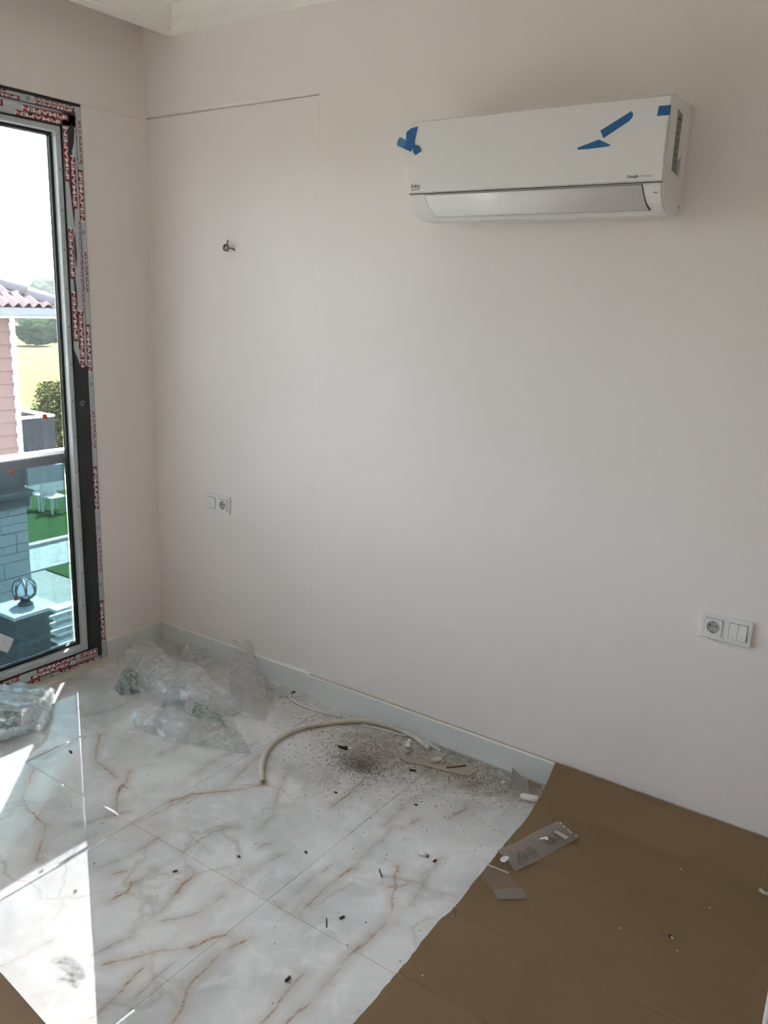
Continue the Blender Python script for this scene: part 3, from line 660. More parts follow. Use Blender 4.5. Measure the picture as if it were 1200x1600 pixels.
# one S-shaped tile, shared mesh
tp, tl = .15, .36
tm = MB(); nn = 8; vs = []
for j in (0, 1):
    for i in range(nn + 1):
        y = tp * i / nn; hh = .030 * math.sin(2 * math.pi * i / nn) + .018
        vs.append((0 if j == 0 else -tl, y, hh + (.022 if j == 0 else .0)))
vs += [(v[0], v[1], v[2] - .014) for v in vs[:nn + 1]]
tm.add(vs, [(i, i+1, nn+2+i, nn+1+i) for i in range(nn)], 0, True); tm.add([], [])
tm.f += [(2*nn+2+i, 2*nn+3+i, i+1, i) for i in range(nn)]; tm.m += [0]*nn; tm.sm += [False]*nn
tme = bpy.data.meshes.new('roof_tile'); tme.from_pydata(tm.v, [], tm.f); tme.materials.append(M['tile_r']); tme.polygons.foreach_set('use_smooth', tm.sm)
ang = math.atan(SL); o0 = Vector(house['_o'])
for r_ in range(5):
    t_ = r_ * .30
    xx = cor.x - t_ * math.cos(ang) + .04; zz = cor.z + t_ * math.sin(ang) + .01
    y = cor.y - (t_ * math.cos(ang)) - tp - .05
    while y > 1.3:
        o = bpy.data.objects.new('roof_tile', tme); C.objects.link(o); o.parent = house; o.location = (xx - o0.x, y - o0.y, zz - o0.z); o.rotation_euler = (0, ang, 0); y -= tp
# hip tiles (half-round), going up from the corner
dirh = Vector((-1, -1, SL)).normalized(); L = .46; side = Vector((1, -1, 0)).normalized(); nrm = dirh.cross(side).normalized()
if nrm.z < 0: nrm = -nrm
for k in range(6):
    a = cor + dirh * (k * .40 + .02) + Vector((0, 0, .03)); b = a + dirh * L; m = MB(); n = 10; vs = []
    for (c, rr) in ((a, .135), (b, .115)):
        for i in range(n + 1):
            q = math.pi * i / n; vs.append(c + side * math.cos(q) * rr + nrm * math.sin(q) * rr)
    vs = vs + [v - nrm * .02 for v in vs[:n+1]]
    m.add(vs, [(i, n+1+i, n+2+i, i+1) for i in range(n)], 0, True); m.add([], []); m.f += [(2*n+2+i, i, i+1, 2*n+3+i) for i in range(n)] + [tuple(range(2*n+2, 3*n+3))]; m.m += [0]*(n+1); m.sm += [False]*(n+1)
    m.obj('hip_tile', M['ridge'], house)
# granite balcony box on the house corner
by = at(85, 655, 'x', FX).y; bz1 = at(60, 653, 'x', FX).z; bz0 = at(60, 722, 'x', FX).z
bx('balcony_front_panel', (FX - .06, HY + .03, bz0), (FX, by, bz1), M['granite'], house)
bx('balcony_side_panel', (FX - 1.3, by - .06, bz0), (FX - .06, by, bz1), M['granite'], house)
bx('balcony_coping', (FX - .065, HY + .03, bz1), (FX + .005, by + .005, bz1 + .03), M['trimw'], house)
bx('balcony_coping', (FX - 1.3, by - .065, bz1), (FX - .065, by + .005, bz1 + .03), M['trimw'], house)
bx('balcony_floor', (FX - 1.3, HY, bz0 - .04), (FX - .0, by - .0, bz0 + .06), M['slate'], house)
# pale canopy slab on posts below
cz1 = at(60, 730, 'x', FX + .1).z; cz0 = at(60, 757, 'x', FX + .1).z; cy = at(100, 740, 'x', FX + .1).y
bx('canopy_slab', (FX - 1.2, HY + .02, cz0), (FX + .1, cy, cz1), mat('pale_blue_render', (.20, .225, .235, 1), .7), house, bev=.01)
bx('canopy_upstand', (FX - 1.1, cy - .5, cz1), (FX + .05, cy - .38, cz1 + .10), M['trimw'], house)
# two garden chairs under the canopy
for u, v in ((64, 770), (84, 775)):
    p = at(u, v, 'z', GZ + .45)
    g = empty('garden_chair', (p.x, p.y, GZ), ['white garden chair across the lawn, nearer the stone pillar', 'white garden chair across the lawn, farther from the stone pillar'][u > 70], 'chair', 'white garden chairs')
    bx('seat', (p.x - .22, p.y - .22, GZ + .42), (p.x + .22, p.y + .22, GZ + .46), M['trimw'], g, bev=.01)
    bx('backrest', (p.x - .24, p.y - .22, GZ + .46), (p.x - .20, p.y + .22, GZ + .92), M['trimw'], g, bev=.01)
    for a in (-.19, .19):
        for b in (-.19, .19): bx('leg', (p.x + a - .02, p.y + b - .02, GZ + .02), (p.x + a + .02, p.y + b + .02, GZ + .42), M['trimw'], g)

# ------------------------------------------------------------------ gate pillar with globe lamp, slat fence
PZ = -1.8; px0, px1, py0, py1 = -5.52, -5.0, 2.14, 2.70
pil = empty('gate_pillar', ((px0+px1)/2, (py0+py1)/2, GZ), 'dark granite garden pillar with a pale flat cap carrying the globe lamp', 'pillar')
bx('shaft', (px0 + .035, py0 + .035, GZ + .01), (px1 - .035, py1 - .035, PZ - .045), M['slate'], pil)
for zz in (-2.35, -2.95): bx('granite_band', (px0 + .031, py0 + .031, zz), (px1 - .031, py1 - .031, zz + .006), M['granite'], pil)
bx('cap', (px0, py0, PZ - .045), (px1, py1, PZ), mat('pale_blue_granite_cap', (.36, .40, .43, 1), .3, var=.1, vscale=8), pil, bev=.006)
lc = at(40, 944, 'z', PZ); gc = at(40, 920, 'x', lc.x); gr = 17.5 * (gc - CAM).length / FOCAL * .93
lamp = empty('globe_lamp', (lc.x, lc.y, PZ), 'black caged globe lamp on a flared foot standing on the granite pillar', 'lamp')
h = gc.z - PZ
MB().lathe([(0, PZ), (.085, PZ), (.085, PZ + .012), (.060, PZ + .03), (.042, PZ + .08), (.034, gc.z - gr * .95), (.055, gc.z - gr * .9), (0, gc.z - gr * .9)], lc.x, lc.y, 18).obj('foot', dk, lamp)
bm = bmesh.new(); bmesh.ops.create_uvsphere(bm, u_segments=24, v_segments=14, radius=gr * .93)
m = MB().add([v.co + Vector((lc.x, lc.y, gc.z)) for v in bm.verts], [tuple(v.index for v in f.verts) for f in bm.faces], 0, True); bm.free()
m.obj('globe', mat('frosted_globe', (.62, .68, .72, 1), .25), lamp)
m = MB()
def arc(f, n=14, r=.0060): m.tube([Vector((lc.x, lc.y, gc.z)) + f(i / n) * gr for i in range(n + 1)], r, 6)
def sph(th, ph): return Vector((math.cos(th) * math.sin(ph), math.sin(th) * math.sin(ph), math.cos(ph)))
for k in range(7):                                   # petal cage: tall loops above, small cells below
    t0 = 2 * math.pi * k / 7; hw = math.pi / 7
    for sg in (-1, 1):
        arc(lambda s, sg=sg: sph(t0 + sg * hw * math.sin(min(1, s * 1.05) * math.pi / 2) * .95, .12 + s * 1.75))
        arc(lambda s, sg=sg: sph(t0 + hw + sg * hw * .9 * math.sin(s * math.pi), 1.87 + s * .55), 8)
    arc(lambda s: sph(t0 + hw, 1.80 + s * .12), 2)
arc(lambda s: sph(s * 2 * math.pi, 2.42), 20); arc(lambda s: sph(s * 2 * math.pi, .13), 10)
m.obj('cage', dk, lamp)
q0 = at(86, 950, 'x', -4.75); fen = empty('slat_fence', (-4.75, 2.7, GZ), 'white horizontal slat fence running on from the granite pillar', 'fence')
for k, v in enumerate((948, 961.5, 973, 985.5, 997, 1010)):
    z = at(92, v, 'x', -4.75).z
    bx('slat', (-4.82, py1 - .25, z - .035), (-4.67, 5.2, z), M['trimw'], fen, bev=.004)
for y in (3.4, 4.3, 5.2): bx('fence_post', (-4.86, y - .03, GZ + .02), (-4.821, y + .03, -1.85), dk, fen)
bx('fence_post', (-4.86, py1 - .2, GZ + .02), (-4.821, py1 - .14, -2.0), dk, fen)

# ------------------------------------------------------------------ air conditioner
YW = -D                                                     # proud wall surface
ax0, ax1 = 1.527, 2.361
ac = empty('air_conditioner', ((ax0 + ax1) / 2, YW, 1.96), 'white wall-mounted split air conditioner with blue tape bits on its front', 'air conditioner')
prof = [(0, 1.968), (.03, 1.962), (.105, 1.960), (.140, 1.968), (.163, 1.985), (.178, 2.006), (.186, 2.028), (.1865, 2.0355), (.1845, 2.0375), (.1865, 2.0395), (.187, 2.235), (.178, 2.256), (.150, 2.266), (0, 2.270)]
def acp(x): return lambda p: (x, YW - p[0], p[1])
m = MB().prism(prof, acp(ax0 + .006), acp(ax1 - .006), smooth=False)
body = m.obj('body', M['ac'], ac); bevel(body, .004, 2, 50)
def inset(pr, d):
    cx, cz = .09, 2.115; return [(cx + (a - cx) * (1 - d / .09), cz + (b - cz) * (1 - d / .15)) for a, b in pr]
for xa, xb in ((ax0, ax0 + .006), (ax1 - .006, ax1)):
    outer = inset(prof, .004)
    o = MB().prism(outer, acp(xa), acp(xb)).obj('end_cap', M['ac_side'], ac); bevel(o, .002, 2)
# bulged front panel
pz0, pz1 = 2.041, 2.251; n = 10; pp = []
for i in range(n + 1):
    s_ = i / n; pp.append((.192 + .012 * math.sin(math.pi * (.15 + .75 * s_)) , pz0 + (pz1 - pz0) * s_))
pp = [(.1875, pz0)] + pp + [(.188, pz1 + .004), (.170, pz1 + .010), (.168, pz1 - .01), (.1875, pz1 - .02)]
fp = MB().prism(pp, acp(ax0 - .001), acp(ax1 - .0015)).obj('front_panel', M['ac'], ac); bevel(fp, .0018, 2)
def front_y(z): s_ = (z - pz0) / (pz1 - pz0); return YW - (.192 + .012 * math.sin(math.pi * (.15 + .75 * s_)))
# outlet louver following the lower profile, with its dark joint
def low(s_):                                                # along the curved lower front
    c = [(.1868, 2.034), (.1858, 2.024), (.180, 2.008), (.168, 1.988), (.155, 1.975), (.144, 1.9672)]
    f = s_ * (len(c) - 1); i = min(int(f), len(c) - 2); t_ = f - i
    return c[i][0] * (1 - t_) + c[i + 1][0] * t_, c[i][1] * (1 - t_) + c[i + 1][1] * t_
def louver(name, grow, off, mt, sm=True):
    m = MB(); nn = 12; vs = []
    for k in range(nn + 1):
        s_ = k / nn; d_, z_ = low(min(1, max(0, .02 + .93 * s_ + (grow * 14 if k == nn else (-grow * 14 if k == 0 else 0)))))
        xl = 1.588 + .030 * s_ ** 1.3 - grow; xr = 2.302 + .016 * s_ ** 1.3 + grow
        for j in range(3): vs.append((xl + (xr - xl) * j / 2, YW - d_ - off * .9, z_ - off * .5))
    b0 = len(vs); vs += [(x, y + .004, z + .002) for x, y, z in vs]
    fs = [(k*3+j, (k+1)*3+j, (k+1)*3+j+1, k*3+j+1) for k in range(nn) for j in range(2)]
    per = [0, 1, 2] + [k*3+2 for k in range(1, nn+1)] + [nn*3+1, nn*3] + [k*3 for k in range(nn-1, 0, -1)]
    fs += [(per[i], per[(i+1) % len(per)], b0 + per[(i+1) % len(per)], b0 + per[i]) for i in range(len(per))]
    m.add(vs, fs, 0, False); o = m.obj(name, mt, ac)
    for p in list(o.data.polygons)[:nn*2]: p.use_smooth = True
    return o
louver('louver_joint', .0016, .0006, M['dark']); lou = louver('louver', -.0004, .0016, M['ac'])
bx('panel_joint', (ax0 + .002, YW - .1872, 2.0365), (ax1 - .002, YW - .186, 2.0392), M['dark'], ac)
MB().box((ax0 + .02, YW - .001, 1.955), (ax1 - .01, YW + .0, 1.968)).obj('back_plate', M['ac_side'], ac)
# rating label on the right end cap, screw hole
m = MB(); lx = ax1 + .0006
def sidepoly(name, pts, mt, off=.0):
    m = MB(); m.prism(pts, lambda p: (ax1 + .0002 + off, YW - p[0], p[1]), lambda p: (ax1 + .0009 + off, YW - p[0], p[1])); return m.obj(name, mt, ac)
sidepoly('rating_label', [(.130, 2.075), (.088, 2.070), (.085, 2.105), (.090, 2.110), (.084, 2.225), (.128, 2.232)], mat('grey_rating_label', (.20, .225, .215, 1), .5, var=.35, vscale=70))
sidepoly('label_note', [(.086, 2.068), (.060, 2.066), (.058, 2.120), (.084, 2.106)], mat('brown_label_note', (.42, .36, .27, 1), .5, var=.3, vscale=60))
for k in range(7): sidepoly('label_line', [(.124, 2.100 + k*.018), (.094, 2.099 + k*.018), (.094, 2.102 + k*.018), (.124, 2.103 + k*.018)], M['ink'], .0008)
sidepoly('screw_hole', [(.028, 1.985), (.022, 1.985), (.022, 1.993), (.028, 1.993)], M['dark'])
# lettering and logo
yl = front_y(2.056) - .0008
text('lettering', 'beko', (1.560, front_y(2.059) - .0008, 2.0605), (1,0,0), (0,0,1), .0125, M['ink'], ac, bold=.03)
m = MB(); m.add([(1.543, front_y(2.05)-.001, 2.0475), (1.577, front_y(2.05)-.001, 2.0505), (1.577, front_y(2.05)-.001, 2.0525), (1.543, front_y(2.05)-.001, 2.0495)], [(0,1,2,3)]); m.obj('logo_swoosh', M['ink'], ac)
text('lettering', 'Google', (2.278, front_y(2.053) - .0008, 2.0535), (1,0,0), (0,0,1), .0075, M['ink'], ac, bold=.04, sx=1.05)
text('lettering', 'Inverter', (2.318, front_y(2.053) - .0008, 2.0535), (1,0,0), (0,0,1), .0065, mat('pale_ink', (.22, .21, .20, 1), .5), ac, sx=1.1)
for k in range(3): bx('indicator', (2.336 + k*.004, YW - .1868, 2.0095 - k * .0005), (2.338 + k*.004, YW - .1855, 2.0125), M['ink'], ac)
# blue tape
def tape(label, pts, mt='tape', lift=.0004, group='blue tape on the air conditioner', y=None):
    P = [at(u, v, 'y', YW - .2035) for u, v in pts]
    P = [Vector((p.x, (front_y(min(max(p.z, pz0), pz1)) - lift) if y is None else y, p.z)) for p in P]
    m = MB(); n = len(P); cen = sum(P, Vector()) / n
    vs = P + [p + Vector((0, -.0006, 0)) for p in P]
    a = sum((P[i].x * P[(i+1) % n].z - P[(i+1) % n].x * P[i].z) for i in range(n))
    top = tuple(range(n, 2*n)); bot = tuple(reversed(range(n)))
    if a < 0: top = tuple(reversed(top)); bot = tuple(reversed(bot))
    m.add(vs, [top, bot] + [(i, (i+1) % n, n + (i+1) % n, n + i) for i in range(n)])
    o = m.obj('tape_piece', M[mt], loc=cen); return tag(o, label, 'tape', group)
tape('small square of blue tape at the top right corner of the air conditioner', [(1029, 165), (1048, 163.5), (1046, 179.5), (1026, 181)])
tape('long slanting strip of blue tape right of middle on the air conditioner', [(986, 173), (989, 178), (987, 184), (983, 189), (943, 216), (938, 204)])
tape('flat triangular bit of blue tape just below the long slanting strip', [(902, 231), (936, 218), (955, 227), (950, 229), (920, 233), (903, 234)])
tape('upright blue tape strip at the left edge of the air conditioner', [(634, 206), (641, 200), (652, 197), (648, 218), (646, 224), (634, 218)], lift=.0010)
tape('dark blue tape patch in the middle of the left-hand tape cluster', [(637, 218), (648, 222), (648, 230), (642, 237), (631, 232), (630, 228)], lift=.0017)
tape('small curled blue tape bit at the lower right of the left-hand cluster', [(647, 226), (655, 228), (659, 236), (650, 243), (646, 238)], lift=.0024)
tape('pale blue tape end sticking out past the left side of the air conditioner', [(621, 221), (625, 214), (636, 219), (631, 232), (621, 228)], mt='tape2', lift=.0031)

# ------------------------------------------------------------------ sockets and switches
def plate(x, z, yb, label, kind):
    w_, h_ = .153, .0815
    r = empty('wall_socket', (x + w_/2, yb, z - h_), label, 'socket', 'white double wall plates')
    fr = bx('frame', (x, yb - .009, z - h_), (x + w_, yb, z), M['socket'], r); bevel(fr, .002, 3)
    def gap(a, b, c, d): bx('insert_joint', (a - .0012, yb - .0094, c - .0012), (b + .0012, yb - .0085, d + .0012), M['dark'], r)
    def sock(cx):
        cz = z - h_/2; gap(cx - .0255, cx + .0255, cz - .0255, cz + .0255)
        # insert with a round well
        m = MB(); n = 32; s = .0255; y0 = yb - .0125; vs = []
        for k in range(n):
            q = 2*math.pi*k/n; c_, s_ = math.cos(q), math.sin(q); kk = s / max(abs(c_), abs(s_)); vs.append((cx + c_*kk, y0, cz + s_*kk))
        rr = .0198
        for dy in (0, .0029):
            for k in range(n): q = 2*math.pi*k/n; vs.append((cx + math.cos(q)*(rr - dy*.1), y0 + dy, cz + math.sin(q)*(rr - dy*.1)))
        for k in range(n): q = 2*math.pi*k/n; c_, s_ = math.cos(q), math.sin(q); kk = s / max(abs(c_), abs(s_)); vs.append((cx + c_*kk, yb - .008, cz + s_*kk))
        fs = [(k, (k+1)%n, n+(k+1)%n, n+k) for k in range(n)] + [(3*n+k, 3*n+(k+1)%n, (k+1)%n, k) for k in range(n)]
        m.add(vs, fs, 0); m.f += [(n+k, n+(k+1)%n, 2*n+(k+1)%n, 2*n+k) for k in range(n)] + [tuple(range(2*n, 3*n))]; m.m += [1]*(n+1); m.sm += [False]*(n+1)
        o = m.obj('socket_insert', [M['socket'], M['socket_in']], r)
        for dx in (-.0095, .0095):
            c = MB(); c.prism([(cx+dx+math.cos(6.283*k/12)*.0028, cz+.003+math.sin(6.283*k/12)*.0028) for k in range(12)], lambda p: (p[0], y0+.0028, p[1]), lambda p: (p[0], y0+.0020, p[1])); c.obj('pin_hole', M['gasket'], r, o)
        c = MB(); c.prism([(cx+math.cos(6.283*k/12)*.0022, cz+.003+math.sin(6.283*k/12)*.0022) for k in range(12)], lambda p: (p[0], y0+.0028, p[1]), lambda p: (p[0], y0+.0020, p[1])); c.obj('screw', M['ink'], r, o)
        for sg in (-1, 1): bx('earth_clip', (cx - .003, y0 + .0006, cz + sg*.0185 - .0025), (cx + .003, y0 + .0028, cz + sg*.0185 + .0025), M['gasket'] if sg < 0 else M['ink'], r, o)
    cl_, cr_ = x + w_*.262, x + w_*.738; cz = z - h_/2
    if kind == 'right':
        sock(cl_); gap(cr_ - .0255, cr_ + .0255, cz - .0255, cz + .0255)
        for i, (a, b) in enumerate(((cr_ - .0253, cr_ - .0004), (cr_ + .0008, cr_ + .0253))):
            o = MB().prism([(yb - .006, cz - .0253), (yb - .0135, cz - .0253), (yb - .0108, cz + .0253), (yb - .006, cz + .0253)], lambda p: (a, p[0], p[1]), lambda p: (b, p[0], p[1])).obj('rocker_switch', M['socket'], r); bevel(o, .0008, 2)
            xm = (a + b) / 2; bx('indicator', (xm - .0014, yb - .0136, cz - .0185), (xm + .0014, yb - .0125, cz - .0157), M['socket_in'], r, o)
    else:
        sock(cr_); gap(cl_ - .0255, cl_ + .0255, cz - .0255, cz + .0255)
        bx('blank_cover', (cl_ - .0253, yb - .0118, cz - .0253), (cl_ + .0253, yb - .008, cz + .0253), M['socket'], r, bev=.001)
plate(2.574, .7868, YW, 'white double plate with socket and two rocker switches, right edge of the wall', 'right')
plate(.3428, .8131, 0, 'white double wall plate with a blank cover and a socket, left near the window corner', 'left')
# twisted wire stub
wc = at(356, 386, 'y', -.012); ws = empty('wire_stub', (wc.x, 0, wc.z), 'small twisted dark wire loop sticking out of the wall above the left socket', 'wire')
def wp(u, v, y): return at(u, v, 'y', y)
lp = [wp(367, 391, -.001), wp(362, 388, -.012)] + [Vector((wc.x - .002 + math.cos(a)*.0125, -.018 - .006*math.sin(a*.5), wc.z - .003 + math.sin(a)*.0125)) for a in np.linspace(-.3, 5.9, 16)] + [wp(354, 384, -.03), wp(355, 380, -.032), wp(356, 375, -.034)]
MB().tube(lp, .0028, 6).obj('wire', M['wire'], ws)
MB().tube([Vector((wc.x + .001 + math.cos(a)*.0105, -.024, wc.z - .006 + math.sin(a)*.011)) for a in np.linspace(.5, 6.5, 14)], .0021, 6).obj('wire_loop', M['wire'], ws)
MB().tube([wp(357, 393, -.02), wp(352, 388, -.024), wp(352, 382, -.022)], .0021, 6).obj('wire_end', M['wire'], ws)

# ------------------------------------------------------------------ cardboard
def card_mat():
    m = mat('brown_corrugated_cardboard', (.195, .124, .064, 1), .8, var=.16, vscale=3.0, bump=.25, bscale=30, spec=.25); return m
M['card'] = card_mat(); M['card2'] = mat('pale_cardboard', (.25, .165, .10, 1), .8, var=.08, vscale=4, spec=.25); M['tapebrown'] = mat('glossy_brown_tape', (.16, .10, .065, 1), .28, var=.2, vscale=9)
# folded sheet: top flap leans on the baseboard, then panels with creases
yf = [-.155, -.455, -.80, -1.085, -1.75]
left = [(2.176, -1.75), (2.186, -1.27), (2.180, -1.03), (2.172, -.95), (2.168, -.86), (2.178, -.80), (2.168, -.62), (2.160, -.40), (2.158, -.28), (2.144, -.155)]
def xl(y): return float(np.interp(y, [p[1] for p in left], [p[0] for p in left]))
XR = 4.4
nx = 90
def csheet():
    ys_ = sorted(set([round(-.155 - i * .0165, 4) for i in range(98)] + [f + e for f in yf[1:] for e in (-.010, -.006, -.003, 0, .003, .006, .010)]), reverse=True)
    rows = []
    for t_ in np.linspace(0, 1, 8)[:-1]: rows.append(('flap', 1 - t_))
    for y in ys_: rows.append(('flat', y))
    vs = []
    for kind, q in rows:
        for i in range(nx):
            s_ = (i / (nx - 1)) ** 1.5
            if kind == 'flap':
                y = -.155 + (.155 - .0305) * q; z = .004 + .102 * q - .010 * math.sin(math.pi * q); x0 = xl(-.155) + .006 * q
                x = x0 + (XR - x0) * s_; z += .002 * math.sin(x * 9) * (1 - q) * q * 4
            else:
                y = q; x0 = xl(y) + rng.uniform(-.0015, .0015); x = x0 + (XR - x0) * s_
                z = .0025 + .0018 * math.sin(x * 4 + y * 3) ** 2 + .0015 * math.sin(x * 11 + y * 6) ** 2
                for f_ in yf[1:4]: z += (-.0045 if f_ != yf[2] else -.0035) * math.exp(-((y - f_ - .004 * math.sin(x * 2)) / .0045) ** 2) + .0022 * math.exp(-((y - f_) / .03) ** 2)
                z += -.003 * math.exp(-((y + .159) / .004) ** 2)
                e = math.exp(-((x - x0) / .03) ** 2)
                z += e * .007 * max(0, math.sin((y + .80) * 9.5)) * (1 if -1.06 < y < -.78 else .15)
            vs.append((x, y, max(z, .0006)))
    nr = len(rows)
    fs = [(j*nx+i, (j+1)*nx+i, (j+1)*nx+i+1, j*nx+i+1) for j in range(nr-1) for i in range(nx-1)]
    o = MB().add(vs, fs, 0, True).obj('cardboard_sheet', M['card'], loc=(3.0, -.9, 0))
    md = o.modifiers.new('thick', 'SOLIDIFY'); md.thickness = .003; md.offset = 1
    return o
cb = csheet()
tag(cb, 'large creased brown cardboard sheet on the floor, folded up against the right baseboard', 'cardboard')
def lay(P, dz=.0075): return Vector((P.x, P.y, dz))
def cpatch(name, pts, mt, dz=.0078, th=.0006):
    P = [fl(u, v, dz) for u, v in pts]; n = len(P); o0 = Vector(cb['_o']); m = MB()
    a = sum(P[i].x * P[(i+1) % n].y - P[(i+1) % n].x * P[i].y for i in range(n))
    if a < 0: P.reverse()
    m.add([p for p in P] + [p + Vector((0, 0, th)) for p in P], [tuple(reversed(range(n))), tuple(range(n, 2*n))] + [(i, (i+1) % n, n+(i+1) % n, n+i) for i in range(n)])
    return m.obj(name, mt, cb)
cpatch('torn_corner', [(624, 1518), (630, 1511), (634, 1518), (643, 1521), (640, 1528), (646, 1534), (636, 1527), (628, 1522)], M['tapebrown'])
cpatch('torn_edge', [(700, 1433), (709, 1416), (711, 1430), (706, 1440)], M['tapebrown'])
m = MB(); P = [fl(u, v, .004) for u, v in ((938, 1381), (922, 1377.5), (923, 1380), (938, 1384.5))]; 
cpatch('slot', [(921, 1377), (938, 1383), (937, 1385), (921, 1379)], M['gasket'], .0080, .0003)
for pts in (((1046, 1412), (1053, 1411), (1054, 1414), (1048, 1415)), ((998, 1461), (1006, 1463), (1003, 1464)), ((797, 1504), (806, 1503), (808, 1508), (799, 1508))):
    cpatch('dark_nick', pts, M['tapebrown'], .0080, .0003)
# second cardboard, bottom left
m = MB(); p0, p1 = fl(-6, 1512), fl(72, 1603)
y0 = -1.697
vs = []; nx2, ny2 = 30, 12
for j in range(ny2):
    for i in range(nx2):
        x = 1.0 + i * .045; y = y0 - .10 * (x - 1.37) - j * .05; vs.append((x, y, .003 + .0015 * math.sin(x * 7 + y * 5) ** 2))
o = m.add(vs, [(j*nx2+i, (j+1)*nx2+i, (j+1)*nx2+i+1, j*nx2+i+1) for j in range(ny2-1) for i in range(nx2-1)], 0, True).obj('cardboard_piece', M['card2'], loc=(1.6, -2.0, 0))
md = o.modifiers.new('thick', 'SOLIDIFY'); md.thickness = .003; md.offset = 1
tag(o, 'lighter brown cardboard edge lying on the tiles in the bottom left corner', 'cardboard')
# white strip on the right edge of the photo
a, b = fl(1201, 1566, .010), fl(1193, 1612, .010)
o = MB().tube([a + (a - b) * 1.0, a, b, b + (b - a) * 1.5], .006, 10, flat=.5).obj('plastic_strip', M['white'], loc=a); tag(o, 'thin off-white plastic strip lying on the cardboard at the bottom right edge', 'strip')

# ------------------------------------------------------------------ conduit, cable, debris
def path(pts, n=80, z=.011):
    P = [fl(u, v, z if len(q) < 1 else q[0]) for u, v, *q in pts]; out = []
    for i in range(len(P) - 1):
        a, b = P[max(i-1, 0)], P[i]; c, d = P[i+1], P[min(i+2, len(P)-1)]
        k = max(2, int(n / (len(P) - 1)))
        for j in range(k):
            t_ = j / k; out.append(.5 * ((2*b) + (c - a)*t_ + (2*a - 5*b + 4*c - d)*t_*t_ + (-a + 3*b - 3*c + d)*t_**3))
    out.append(P[-1]); return out
cp = path([(411,1221),(408.5,1200),(415,1177),(430,1158),(460,1141),(500,1131.5),(545,1126.5),(582,1128),(618,1138),(648,1152),(671,1170)], 430, .0105)
rs = [.0108 if (i // 2) % 2 == 0 else .0092 for i in range(len(cp))]
cnd = empty('conduit', tuple(cp[0]), 'curved ribbed cream conduit pipe lying on the tiles below the baseboard', 'pipe')
MB().tube(cp, rs, 12).obj('corrugated_tube', M['conduit'], cnd)
MB().tube([cp[1] + (cp[0] - cp[4]).normalized() * .0035, cp[1]], .0050, 12).obj('open_end', mat('conduit_bore', (.24, .20, .15, 1), .8), cnd)
cab = empty('cable', tuple(fl(452, 1090, .005)), 'thin grey-white cable with a dark tip running along the baseboard under the conduit', 'cable')
MB().tube(path([(457,1083.5),(452.5,1087),(455,1093),(470,1102),(500,1112.5),(540,1121.5),(575,1129)], 60, .0045), .0042, 8).obj('sheath', M['cable'], cab)
MB().tube([fl(461, 1080.5, .008), fl(457, 1082, .006), fl(455, 1084, .0055)], .0047, 8).obj('dark_tip', M['black'], cab)
MB().tube([fl(447, 1088, .002), fl(450, 1090, .003), fl(455, 1089.5, .0035)], .0012, 6).obj('bare_strand', M['wire'], cab)
o = MB().tube(path([(565,1133),(600,1141),(635,1150)], 30, .004), .0038, 8).obj('cable', M['cable'], loc=fl(600, 1141)); tag(o, 'short length of pale cable showing below the conduit bend', 'cable')
o = MB().tube([fl(663, 1157, .004), fl(688, 1173, .004)], .0052, 8).obj('plastic_sleeve', M['cable'], loc=fl(675, 1165)); tag(o, 'short pale plastic sleeve lying between conduit end and baseboard', 'pipe')

def chunk(name, u, v, r, mt, label, cat, sq=(1.2, .8, .6), group=None, z0=0.0, sub=2):
    c = fl(u, v, z0 + r * .5); bm = bmesh.new(); bmesh.ops.create_icosphere(bm, subdivisions=sub, radius=r); rr = random.Random(int(u*7+v)); a = rr.uniform(0, 3.1)
    for w_ in bm.verts:
        k = rr.uniform(.82, 1.12); x, y, z = w_.co.x*k*sq[0], w_.co.y*k*sq[1], w_.co.z*k*sq[2]
        w_.co = Vector((x*math.cos(a) - y*math.sin(a), x*math.sin(a) + y*math.cos(a), z))
    zmin = min(w_.co.z for w_ in bm.verts)
    m = MB().add([w_.co + Vector((c.x, c.y, z0 - zmin)) for w_ in bm.verts], [tuple(q.index for q in f.verts) for f in bm.faces]); bm.free()
    o = m.obj(name, mt, loc=(c.x, c.y, z0)); return tag(o, label, cat, group)
def stick(name, p, q, r, mt, label, cat, group=None, z0=0.0, flat=1.0):
    a, b = fl(*p, z0 + r * flat), fl(*q, z0 + r * flat); o = MB().tube([a, b], r, 10, flat=flat).obj(name, mt, loc=(a + b) / 2); return tag(o, label, cat, group)
W = M['white']
# plug-like black and white bit
pg = empty('wall_plug', tuple(fl(537, 1168)), 'black screw fitting with a white plaster crumb, left of the dirt heap', 'fitting')
MB().tube([fl(529, 1166, .006), fl(537, 1168, .006), fl(538, 1168.4, .006), fl(542, 1169.5, .006)], [.0050, .0050, .0085, .0080], 10).obj('shank', M['black'], pg)
bm_ = MB()
for k in range(5): bm_.rock(fl(545 + random.uniform(-2, 3), 1169.5 + random.uniform(-1.5, 1.5), .006), .008)
bm_.obj('plaster_crumb', W, pg)
an = empty('plaster_chunk', tuple(fl(638, 1162)), 'white L-shaped plaster lump between conduit and cardboard scrap', 'plaster')
MB().tube([fl(640.5, 1156, .012), fl(638, 1161, .009), fl(636, 1165, .008)], [.007, .0075, .009], 9).obj('upper_lump', W, an); MB().tube([fl(633, 1165.5, .007), fl(642, 1166, .007)], [.0075, .0065], 9).obj('lower_lump', W, an)
chunk('plaster_chunk', 681, 1187, .019, mat('cream_plaster', (.60, .56, .50, 1), .8, var=.1, vscale=40), 'cream oval plaster lump on the flattened cardboard scrap', 'plaster', (1.35, .75, .45), z0=.003)
